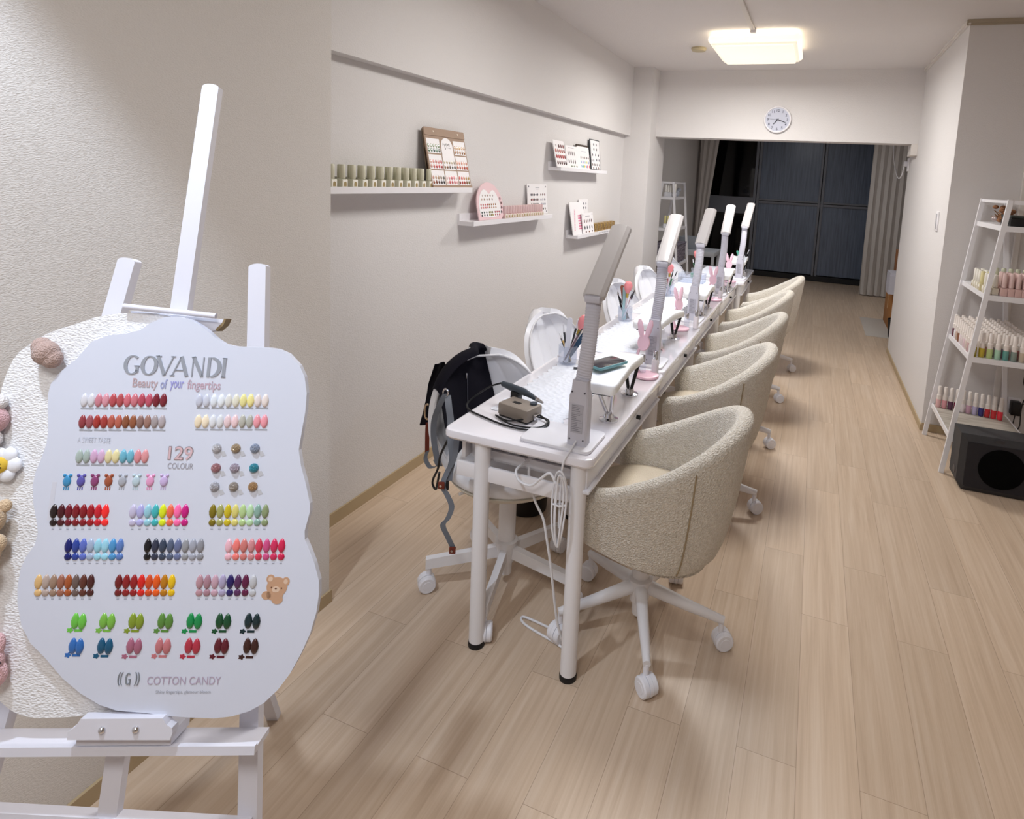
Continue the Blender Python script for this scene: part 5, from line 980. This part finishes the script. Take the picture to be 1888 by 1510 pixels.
def square_bottle(cbody, ccap, arch=True, s=1.0):
    key = (cbody, ccap, arch, s)
    if key not in TIPC:
        b = MB(); b.box((0, 0, .0135 * s), (.03, .03, .027 * s), .003)
        c = MB().lathe([(.0105, .028 * s), (.0118, .03 * s), (.0112, .074 * s), (.009, .0765 * s)], n=16)
        w = None
        if arch:
            def archpoly(k): return [(-k, .003)] + [(k, .003)] + [(k * math.cos(PI * i / 10), .013 + k * 1.1 * math.sin(PI * i / 10)) for i in range(11)]
            w = MB().prism([(-.0125, .002 * s), (.0125, .002 * s), (.0125, .025 * s), (-.0125, .025 * s)], .0145, .0153, lambda a, bb, cc: (cc, a, bb))
            w = (w.mesh('label', ink('efece2'), False), MB().prism(archpoly(.0072), .0153, .0158, lambda a, bb, cc: (cc, a, bb)).mesh('window', ink('a08c5e'), False))
        TIPC[key] = (b.mesh('body', mat('bottle_' + cbody, cbody, .3)), c.mesh('cap', mat('bottle_' + ccap, ccap, .35)), w)
    return TIPC[key]
def put_square(loc, rz, label, group, cb_, cc_, arch=True, s=1.0):
    loc = (loc[0], loc[1], loc[2] + .0008); t = thing('polish_bottle', label, 'nail polish bottle', loc, rz, group); b, c, w = square_bottle(cb_, cc_, arch, s)
    place('body', b, t); place('cap', c, t)
    if w: l = place('label_plate', w[0], t); place('colour_window', w[1], l)
    return t
for k in range(12):
    y = 1.80 + .0555 * k
    put_square((-1.703, y, 1.412), 0, 'pale green square nail polish bottle, %s from the left, front row on the long ledge' % ORD[k], 'green bottles on the long ledge', 'd3d1bf', 'cbc8b2', True, 1.12)
for k in range(12):
    y = 1.775 + .0555 * k
    put_square((-1.741, y, 1.412), 0, 'pale green square nail polish bottle, %s from the left, back row on the long ledge' % ORD[k], 'green bottles on the long ledge', 'c6c5ae', 'bbb99f', True, 1.12)
for k in range(16):
    put_square((-1.703, 3.165 + .0335 * k, 1.234), 0, 'slim pink nail polish bottle, number %s along the row on the second ledge' % (ORD[k] if k < 12 else ['thirteenth', 'fourteenth', 'fifteenth', 'sixteenth'][k - 12]), 'pink bottles on the second ledge', 'd9b7b2', 'dcc0bf', True, .95)
# colour charts leaning on the ledges; local frame: x out of the wall, y along the wall, z up the card
def lean_M(y, z, xb, tilt): return Matrix.Translation((xb, y, z)) @ Matrix.Rotation(-tilt, 4, 'Y')
CF = lambda a, b, c: Vector((c, a, b))
def tiprow(m, y0, y1, z, w, h, cols, order):
    n = len(cols)
    for k, c in enumerate(cols):
        y = y0 + (y1 - y0) * k / max(1, n - 1)
        if c not in order: order.append(c)
        t = tip_shape(w, h, .002); m.add([(-yy + .0032, x + y, zz + z) for x, yy, zz in t.v], t.f, order.index(c))
def chart(name, label, y, z, w, h, xb, tilt, poly=None, cardm=None):
    t = thing(name, label, 'colour chart', M=lean_M(y, z, xb, tilt))
    part('card', MB().prism(poly or rounded_rect(-w / 2, 0, w / 2, h, .006), -.003, .003, CF), cardm or M_SHEET, t, smooth=False)
    return t
def swatches(t, rows, w, h, name='swatch_rows'):
    for (y0, y1, z, cols) in rows:
        m = MB(); order = []; tiprow(m, y0, y1, z, w, h, cols.split(), order)
        part('swatch_row', m, [gloss(c) for c in order], t, ang=60)
def prints(t, rects, c):
    m = MB()
    for y0, z0, y1, z1 in rects: m.prism([(y0, z0), (y1, z0), (y1, z1), (y0, z1)], .003, .0035, CF)
    part('printed_text', m, ink(c), t, smooth=False)
# taupe folder
f1 = thing('colour_chart', 'tall taupe folding nail colour chart on the right end of the long ledge', 'colour chart', M=lean_M(2.585, 1.413, -1.685, .22))
part('card', MB().prism(rounded_rect(-.172, 0, .172, .285, .004), -.003, .003, CF), M_TAUPE, f1, smooth=False)
part('back_panel', MB().prism([(-.172, 0), (.172, 0), (.172, .28), (-.172, .28)], -.002, .002, lambda a, b, c: Vector((-.006 - (.28 - b) * .05 + c, a, b))), mat('dark_taupe_card', '6f5f4d', .7), f1, smooth=False)
part('top_flap', MB().prism(rounded_rect(-.172, .25, .172, .287, .004), .003, .006, CF), M_TAUPE, f1, smooth=False)
st_ = MB()
for y in (-.1, .11): st_.cyl((.006, y, .27), (.0075, y, .27), .004, n=10)
part('stud', st_, mat('pale_stud', 'e8dcc8', .4), f1)
for ry, yy in ((.165, (-.112, .112)), (.088, (-.112, 0, .112)), (.012, (-.112, 0, .112))):
    for y in yy:
        part('chart_card', MB().prism([(y - .052, ry), (y + .052, ry), (y + .052, ry + .07), (y - .052, ry + .07)], .003, .0042, CF), M_SHEET, f1, smooth=False)
ap_ = [(-.05, .1), (.05, .1), (.05, .2)] + [(.05 * math.cos(PI * i / 12), .2 + .045 * math.sin(PI * i / 12)) for i in range(1, 12)] + [(-.05, .2)]
part('chart_card', MB().prism(ap_, .003, .0046, CF), M_SHEET, f1, smooth=False)
wr = MB()
for k in range(9): wr.tube([(.0052, -.034 + .0065 * k, .206 + .004 * math.sin(k * 2.1)), (.0052, -.030 + .0065 * k, .216 + .003 * math.cos(k * 1.7))], .0009, 5)
wr.tube(smoothpath([(.0052, -.02, .2), (.0052, -.017, .187), (.0052, -.012, .196), (.0052, .01, .197), (.0052, .032, .194)]), .0008, 5)
part('script_lettering', wr, ink('6f6a68'), f1)
prints(f1, [(-.036, .165 - .006 * k, .03 - .012 * (k % 2), .1665 - .006 * k) for k in range(4)], 'b9b5b4')
PAL = {(.165, -.112): ('8e9c7e a9b096 93a284 9aa68c 7f8f76', '4c6a4c 5b7a62 3f5d5a 6a8a74 40584a'), (.165, .112): ('c8a27a d8b894 caa070 d6b088 b98e60', '9c6a38 8a5a30 b07c44 7c4e28 94622e'),
       (.088, -.112): ('d8b0a4 d89a94 c97a76 d08480 c46a68', 'c08a7c c06058 b03840 c04a4c 8e2a30'), (.088, 0): ('b9a98c a8926c 94805e b8a88e a09482', '8e6a4a 7a5638 6e5a50 56504e 4a4444'), (.088, .112): ('dcae9a d89a8a d4907c dca890 cc8a78', 'b8604c b04e3c c06a54 a04030 b4583e'),
       (.012, -.112): ('c09080 b89c80 a88c70 8e8070 6e6a60', '8e5038 7a4434 5a3c34 3a3434 1e1c22'), (.012, 0): ('e0c8c4 d89c9c c87078 d08a90 e0d0c8', 'dcc0b8 c25a60 b43c4c c85860 d8a8a8'), (.012, .112): ('c8584c c84840 c87850 b8905c a88a50', '8e2428 a82c2c 983028 7c4c28 6a5a28')}
for (rz_, y), (c1, c2) in PAL.items(): swatches(f1, [(y - .042, y + .042, rz_ + .036, c1), (y - .042, y + .042, rz_ + .014, c2)], .018, .021)
part('base_strip', MB().prism([(-.172, 0), (.172, 0), (.172, .01), (-.172, .01)], .003, .008, CF), M_TAUPE, f1, smooth=False)
# pink rounded palette
hp = [(-.135, 0), (.115, 0), (.135, .02)] + [(.005 + .145 * math.cos(a), .075 + .135 * math.sin(a)) for a in [math.radians(x) for x in range(5, 180, 9)]] + [(-.14, .05)]
h1 = chart('colour_chart', 'pink round-topped nail colour chart at the left of the second ledge', 3.0, 1.235, .28, .21, -1.695, .2, hp, mat('pink_card', 'e3c4c8', .5))
hw_ = [(-.118, .012), (.1, .012), (.118, .06), (.1, .12), (.07, .158), (.045, .168), (.02, .155), (.0, .14), (-.025, .165), (-.06, .172), (-.1, .14), (-.122, .09)]
part('heart_panel', MB().prism(relax(hw_, 2), .003, .0045, CF), M_SHEET, h1, smooth=False)
swatches(h1, [(-.07, .04, .135, 'b8aca4 a89484 b49a8c 9c8c80 a8a0a0'), (-.085, .03, .115, 'c0a898 a88c78 b09484 988478 887468'), (-.1, -.03, .085, 'c05a5c b04448 c86c6c a83c44'), (-.01, .06, .085, '9c6434 8c5428 a8703c 7c4a24'), (-.1, -.03, .068, 'c8686c d08080 b84c54 c46068'), (-.01, .06, .068, '8a5830 a87444 946038 b07c48'),
               (-.1, -.05, .042, '2c3a38 38464a 445050'), (-.02, .015, .042, '6a6a28 7c7430 5c5420'), (.045, .09, .042, '8c2430 a83040 9c2c40'), (-.1, -.05, .026, '323c40 485458 283030'), (-.02, .015, .026, '84802c 706828 948a38'), (.045, .09, .026, 'b04050 983040 c04c5c')], .017, .015)
for k in range(4): part('side_swatch', MB().ball((.006, .128 - .004 * abs(k - 1.5) ** 2, .04 + .026 * k), .007, 8, 0, (.3, 1, 1.2)), gloss(['3a3036', '6a4a50', '8a6c6c', 'a89494'][k]), h1)
prints(h1, [(-.1, .095, .07, .0962), (-.1, .054, .1, .055)], 'cfc6cc')
c3 = chart('colour_chart', 'white nail colour chart with corner marks at the right of the second ledge', 3.70, 1.237, .30, .2, -1.738, .1)
swatches(c3, [(-.1, .0, .13, '4a4650 5a5058 3a3a44 2a2630 5c5660'), (.05, .11, .13, '8a6a6c 7a5a5c 9a8084'), (-.1, .0, .098, '6e3a40 8a5054 5c4a4c 7c6264 6a5054'), (.05, .11, .098, '7c7888 8c8890 6a687a'), (-.1, 0, .066, '5a3840 70504c 463c44 8a7470 4a4448'), (.05, .11, .066, '3a4a6a 4a5a78 2c3a58'), (-.1, 0, .034, '3a2a30 5a4444 2c2c34 705c58 44383c'), (.05, .11, .034, '6c6a58 5c5848 7c7a68')], .018, .017)
prints(c3, [(-.03, .175, .03, .178), (-.02, .165, .02, .167)] + [(sx * .13 - .006, zz, sx * .13 + .006, zz + .01) for sx in (-1, 1) for zz in (.01, .178)], '6a6870')
c4 = chart('colour_chart', 'white chart of red swatch blocks at the left of the high ledge', 3.965, 1.560, .19, .19, -1.69, .25)
swatches(c4, [(-.005, .075, .15, '5a2c30 703c40 8a5454'), (-.07, .075, .115, 'a83c34 98302c b8483c a04030 8c2c2c'), (-.07, .075, .075, '9c1c20 b02428 8c181c a82024 7c1418'), (-.07, .075, .032, '4a1418 3a1014 5c1c20 44141a 2c0c10')], .03, .028)
prints(c4, [(-.065, .145, -.045, .16)], 'b0a8aa')
c5 = chart('colour_chart', 'white chart with two rows of grey nail tips on the high ledge', 4.225, 1.560, .28, .165, -1.70, .2)
swatches(c5, [(-.1, .02, .11, '8c8488 9a9094 7c7478 a49c9c'), (-.1, .02, .05, '6a6264 7c7478 8c8486 706868')], .02, .034)
swatches(c5, [(-.06, .04, .014, '8a9480 9aa490 a0a088')], .03, .014); prints(c5, [(-.08, .148, .02, .152)], '9a96a0')
c6 = chart('colour_chart', 'chart with a dark top edge and multicoloured swatches on the high ledge', 4.475, 1.560, .25, .175, -1.72, .15)
part('top_band', MB().prism([(-.13, .175), (.11, .175), (.11, .19), (-.13, .19)], -.006, .004, CF), mat('dark_umber_card', '4a3f36', .6), c6, smooth=False)
swatches(c6, [(-.1, .1, .09, '9a8e8a aa9e98 8a8080 b0a4a0 7c7474 a09894'), (-.06, .1, .055, '9ab4d8 b8a8d8 a8d0c8 e0d890 a8b8e0'), (-.06, .04, .022, '4a9cc8 5cb8a8 d8c848 3c7cb0')], .024, .022)
swatches(c6, [(.07, .11, .022, 'd0405c c83c50')], .02, .026); prints(c6, [(-.04, .135, .06, .14)], 'b0b0bc')
c7 = chart('colour_chart', 'tall narrow chart with a dark border at the right of the high ledge', 4.755, 1.560, .23, .25, -1.725, .12, None, mat('charcoal_card', '4c5054', .6))
part('chart_face', MB().prism(rounded_rect(-.105, .008, .105, .242, .004), .003, .0042, CF), M_SHEET, c7, smooth=False)
swatches(c7, [(-.03, .03, .21, '3c3c40 54545a'), (-.03, .03, .17, '4c4c50 3a3a40'), (-.07, .07, .125, '6c6c74 88888e 3c3c44'), (.02, .08, .085, '50505a 77777f'), (-.09, -.05, .08, '77777c 8a8a90'), (-.08, .08, .045, '7a6a68 5c4c4c 8a8080 9a9090'), (-.06, .06, .018, '6a4c44 54403c 8a6c60')], .026, .024)
c8 = chart('colour_chart', 'white chart with bright pink writing at the left of the low ledge', 4.40, 1.053, .28, .255, -1.70, .2)
prints(c8, [(-.1 + .003 * k, .035 + .011 * k, -.085 + .003 * k, .043 + .011 * k) for k in range(15)] + [(.0, .04 + .02 * k, .075, .052 + .02 * k) for k in range(6)], 'd7809c')
c9 = chart('colour_chart', 'small white swatch card behind the others on the low ledge', 4.585, 1.053, .2, .27, -1.745, .05)
swatches(c9, [(-.05, .05, .235, '9a9aa2 88888f a8a8ae'), (-.05, .05, .2, '7c7a80 6a6a70 8e8c92')], .024, .022)
c10 = chart('colour_chart', 'white chart of dark nail tips in front on the low ledge', 4.57, 1.053, .25, .165, -1.69, .15)
swatches(c10, [(-.08, .08, .1, '6a3c44 7c4a50 5a3a40 4a3438 6e5054'), (-.08, .08, .048, '2c2c38 3a3a48 44404c 302c34')], .02, .032)
swatches(c10, [(-.06, .08, .014, '6a4438 7c5444 5a3a30')], .03, .014); prints(c10, [(-.05, .135, .05, .14)] + [(sx * .105 - .006, .145, sx * .105 + .006, .155) for sx in (-1, 1)], '77757c')
M_GOLD = mat('gold_pattern_box', '9c7436', .3, metal=.5, var=(90, '7a5424', 'd8b878'))
for k in range(7):
    single('gold_box', MB().box((0, 0, .034), (.045, .06, .068), .004), M_GOLD, 'small gold patterned box, %s from the left on the low ledge' % ORD[k], 'box', 'gold boxes on the low ledge', (-1.715, 4.76 + .078 * k, 1.0525))
lbm = thing('price_strip', 'white printed label strip along the front of the low ledge', 'label', (-1.6695, 5.0, 1.03))
part('strip', MB().span((0, -.27, 0), (.002, .26, .03)), M_SHEET, lbm, smooth=False)
pm = MB()
for k in range(18): pm.span((.002, -.25 + .028 * k, .008), (.0026, -.235 + .028 * k, .02))
part('strip_print', pm, ink('a8a8b0'), lbm, smooth=False)
# ---------------------------------------------------------------- white tapered racks
def make_rack(label, loc, rz, lv, L=.55):
    t = thing('tapered_rack', label, 'rack', loc, rz); xw = lambda z: .215 - .155 * z / 1.5
    for y in (0, L):
        for s in (-1, 1): part('leg', bar(MB(), (s * .215, y, 0), (s * .06, y, 1.5), .024, .0165, (1, 0, 0)), M_METALW, t, smooth=False)
        part('top_bar', MB().span((-.068, y - .005, 1.478), (.068, y + .005, 1.499)), M_METALW, t, smooth=False)
    for s in (-1, 1): part('side_rail', MB().span((s * .06 - .007, .004, 1.482), (s * .06 + .007, L - .004, 1.4975)), M_METALW, t, smooth=False)
    for z in lv:
        w = xw(z) + .004
        s_ = part('shelf', MB().span((-w + .006, 0.002, z - .004), (w - .006, L - .002, z)), M_GREYWOOD if z < .3 else M_METALW, t, 'grey wood-look shelf' if z < .3 else None, smooth=False)
        part('shelf_edge', MB().span((-w, -.008, z - .026), (w, .002, z + .002)).span((-w, L - .002, z - .026), (w, L + .008, z + .002)).span((-w + .0004, .002, z - .0255), (-w + .008, L - .002, z + .0015)).span((w - .008, .002, z - .0255), (w - .0004, L - .002, z + .0015)), M_METALW, s_, smooth=False)
    return t
RKX, RKY = .99, 3.665
make_rack('white tapered metal rack of nail polish against the right front wall', (RKX, RKY, 0), 0, (.212, .662, 1.0, 1.364))
def round_bottle(c):
    key = ('round', c)
    if key not in TIPC:
        b = MB().lathe([(.0132, 0), (.0145, .002), (.0145, .045), (.0128, .051)], n=14)
        cp = MB().lathe([(.013, .051), (.013, .077), (.0112, .079), (.0103, .082), (.0095, .130), (.008, .133)], n=14)
        TIPC[key] = (b.mesh('body', mat('glass_' + c, c, .12, coat=.5)), cp.mesh('cap', mat('ivory_cap', 'e6ded8', .35)))
    return TIPC[key]
def put_round(loc, c, label, group):
    loc = (loc[0], loc[1], loc[2] + .0008); t = thing('polish_bottle', label, 'nail polish bottle', loc, 0, group); b, cp = round_bottle(c); place('body', b, t); place('cap', cp, t)
FR = 'b5a536 c0aa38 b8c888 a8cdb4 629a92 86938a c4b4a0 c0b4a8 b8aca4'.split()
LF = 'e4dcdc 6a3c4a e8e4e6 c8b0a0 8a5c44 e6d8da dcd0d0 e0c8cc d8c8c0 c8a8a8 e4dee0 b08a88'.split()
SK = 'd8c0b8 c89a94 e0d0cc b87c78 a8a4a0 ccb8a4 d8c4c8 9a8c98 e0d8d0 c0a8a0'.split()
for r in range(11):
    for c in range(8):
        x = RKX - .13 + .0365 * c; y = RKY + .025 + .0475 * r
        colr = FR[c] if r == 0 else LF[11 - r] if c == 0 else SK[(r * 5 + c * 3) % 10]
        put_round((x, y, .662), colr, 'white-capped polish bottle, %s row from the front, %s from the left, middle rack shelf' % (ORD[r], ORD[c]), 'polish bottles on the second rack shelf')
for k, c in enumerate('e2b4b4 dc9aa2 5c3450 7c2044 e6dde0 c8a0b4 b8aed0 2c2c74 c0242e cc3038 f0384a'.split()):
    put_round((RKX - .172 + .031 * k, RKY + .485 - .006 * k, .212), c, 'white-capped polish bottle, %s from the left in the row on the lowest rack shelf' % ORD[k], 'polish bottles on the lowest rack shelf')
for r in range(6):
    for c in range(2):
        put_square((RKX - .098 + .034 * c * .9, RKY + .04 + .05 * r + (.0 if r < 2 else .03), 1.0), PI + .0, 'cream polish bottle with arched label, %s pair from the front, %s, upper rack shelf' % (ORD[r], 'left' if c == 0 else 'right'), 'cream bottles on the upper rack shelf', 'e2dccb' if r != 2 else 'cfc49a', 'e8e4da' if r != 2 else 'd8cf9c', True, 1.38)
for r in range(3):
    for c in range(5):
        put_square((RKX - .033 + .031 * c, RKY + .02 + .035 * r, 1.0), -PI / 2, 'rose pink polish bottle, %s row from the front, %s from the left, upper rack shelf' % (ORD[r], ORD[c]), 'pink bottles on the upper rack shelf', 'd2b0aa', 'd8bcb8', False, 1.58)
for k in range(5):
    put_square((RKX - .033 + .033 * k, RKY + .19, 1.0), -PI / 2, 'pale green polish bottle behind the pink ones, %s from the left, upper rack shelf' % ORD[k], 'green bottles on the upper rack shelf', 'b4b89c', 'c4c8b0', False, 1.7)
dr = thing('dried_bouquet', 'brown dried flower bundle on the top shelf of the right rack', 'dried flowers', (RKX - .015, RKY + .27, 1.364))
random.seed(11)
mb = MB()
for k in range(26):
    a = random.uniform(0, 2 * PI); l = random.uniform(.04, .075); z = random.uniform(.02, .08)
    mb.tube(smoothpath([(0, 0, .012), (.5 * l * math.cos(a), .8 * l * math.sin(a), z * .8), (l * .8 * math.cos(a + .3), l * 1.4 * math.sin(a + .3), z)], 3), .0022, 5)
part('stems', mb, mat('dry_stem', '8a6238', .9), dr)
mb = MB()
for k in range(22):
    a = random.uniform(0, 2 * PI); l = random.uniform(.01, .06); mb.ball((l * .75 * math.cos(a), l * 1.6 * math.sin(a), random.uniform(.02, .095)), random.uniform(.011, .019), 7, 0, (1, 1.2, .7))
part('petals', mb, mat('dry_petal', '8f6446', .9, bump=(200, 1, .004)), dr)
part('foil_wrap', MB().ball((-.03, .04, .03), .02, 9, 0, (1, 1.2, .8)), mat('crumpled_foil', 'b7aaa8', .3, metal=.5), dr)
db = thing('black_box', 'dark box at the front of the top shelf of the right rack', 'box', (RKX + .005, RKY + .12, 1.364))
part('body', MB().span((-.045, -.09, 0), (.06, .09, .045), .004), M_BLKM, db)
part('lid', MB().span((-.047, -.092, .045), (.062, .092, .056), .003), mat('dark_green_lid', '2b332f', .5), db)
# ---------------------------------------------------------------- speaker and adapter
sp = thing('subwoofer', 'black subwoofer speaker on the floor in front of the right rack', 'speaker', (1.0, 3.49, 0), .03)
W2, Hs, Dp = .19, .30, .15
cab = MB(); fr = [(-W2, .045), (-W2 + .03, 0), (W2 - .03, 0), (W2, .045), (W2, Hs), (-W2, Hs)]
inn = [(-W2 + .03, .03), (-W2 + .04, .025), (W2 - .04, .025), (W2 - .03, .03), (W2 - .03, Hs - .035), (-W2 + .03, Hs - .035)]
n = 6; vs = [(x, Dp, z) for x, z in fr] + [(x, .012, z) for x, z in fr] + [(x, 0, z) for x, z in inn]
fs = [(i, (i + 1) % n, n + (i + 1) % n, n + i) for i in range(n)] + [(n + i, n + (i + 1) % n, 2 * n + (i + 1) % n, 2 * n + i) for i in range(n)] + [tuple(range(n)), tuple(2 * n + i for i in range(n - 1, -1, -1))]
part('cabinet', cab.add(vs, fs), M_SPEAK, sp, smooth=False)
part('grille', MB().prism([(x * .985, z * .985 + .001) for x, z in inn], -.004, .002, lambda a, b, c: Vector((a, c, b))), M_GRILLE, sp, smooth=False)
part('cone', MB().lathe([(.102, 0), (.104, .003), (.09, .004), (.04, .0015), (.03, .003), (.001, .005)], (0, -.0035, .145), 40, 0, rotx(PI / 2)), M_CONE, sp)
part('badge', MB().lathe([(.022, 0), (.022, .002), (.018, .0025)], (-.02, -.0 + .006, Hs - .017), 24, 0, rotx(PI / 2) @ Matrix.Diagonal(Vector((1, .55, 1)))), mat('grey_badge', '47474c', .3, metal=.5), sp)
part('port', MB().lathe([(.02, 0), (.02, .002), (.012, .003)], (-W2 - .0, .06, .085), 20, 0, roty(-PI / 2)), mat('port_ring', '3a3a40', .3, metal=.4), sp)
pw = thing('mains_adapter', 'black mains adapter on the wall behind the subwoofer with a thin cord', 'adapter', (1.245, 4.2865, .23))
part('body', MB().box((0, -.035, .02), (.05, .05, .085), .006), M_BLKM, pw)
part('socket_plate', MB().box((0, -.005, .02), (.07, .01, .11), .003), M_WHITE, pw)
part('cord', MB().tube(smoothpath([(.0, -.05, -.02), (-.006, -.06, -.08), (.012, -.06, -.11), (.03, -.05, -.08), (.03, -.04, .0), (.036, -.035, .06), (.05, -.03, .12), (.03, -.02, .18), (.035, -.02, .26), (.06, -.02, .36), (.12, -.02, .44)]), .003, 7), M_CORDB, pw)
part('cord', MB().tube(smoothpath([(.02, -.04, .04), (.06, -.03, .07), (.042, -.03, .13), (.055, -.02, .2), (.06, -.02, .3), (.09, -.02, .4), (.16, -.02, .46)]), .003, 7), M_CORDB, pw)
# ---------------------------------------------------------------- the rack and the low table in the back room
BX, BY = -1.545, 6.62
make_rack('white tapered metal rack in the back room left of the window', (BX, BY, 0), 0, (.212, .58, .98, 1.33), .6)
for k in range(5):
    put_square((BX - .03 + .026 * k, BY + .05, 1.33), -PI / 2, 'white bottle, %s from the left on the top shelf of the back rack' % ORD[k], 'white bottles on the back rack', 'd5d5da', 'e2dfd8', False, 1.9)
for k in range(4):
    put_square((BX - .02 + .03 * k, BY + .06, .98), -PI / 2, 'yellow-capped bottle, %s from the left on the third shelf of the back rack' % ORD[k], 'yellow-capped bottles on the back rack', 'e2e2e8', 'd9d08c', False, 1.8)
single('silver_ornament', MB().ball((0, 0, .04), .035, 10, 0, (1, 1, 1.1)).ball((.02, .03, .08), .025, 9).ball((-.01, .06, .05), .03, 9), mat('silver_fleece', 'aab0bc', .4, bump=(60, 1, .01)), 'lumpy silver-white ornament on the top shelf of the back rack', 'ornament', None, (BX + .02, BY + .38, 1.33))
wv = thing('woven_hamper', 'grey-purple woven hamper on the lower shelf of the back rack', 'basket', (BX, BY + .3, .58))
part('weave', MB().box((0, 0, .11), (.28, .5, .22), .02), mat('purple_grey_weave', '77707e', .9, bump=(30, 1, .02, 'noise', (1, 1, 6)), var=(8, '5c5664', '9a929e', (1, 1, 9))), wv)
part('rim', MB().tube([(-.14, -.25, .215), (.14, -.25, .215), (.14, .25, .215), (-.14, .25, .215)], .008, 8, closed=True), mat('weave_rim', '6a6472', .9), wv)
lt = thing('low_table', 'low white table in the back room beside the rack', 'table', (-1.33, 7.75, 0))
part('tabletop', MB().span((-.3, -.25, .60), (.22, .25, .66), .004), mat('grey_white_top', 'a9adb3', .5), lt)
for x in (-.28, .2):
    for y in (-.23, .23): part('leg', MB().span((x - .018, y - .018, 0), (x + .018, y + .018, .60), .003), mat('grey_white_top', 'a9adb3', .5), lt)
single('storage_box', MB().span((-.1, -.13, 0), (.14, .13, .15), .006), mat('grey_storage', '8b9098', .5), 'grey storage box on the low white table', 'box', None, (-1.5, 7.8, .66))
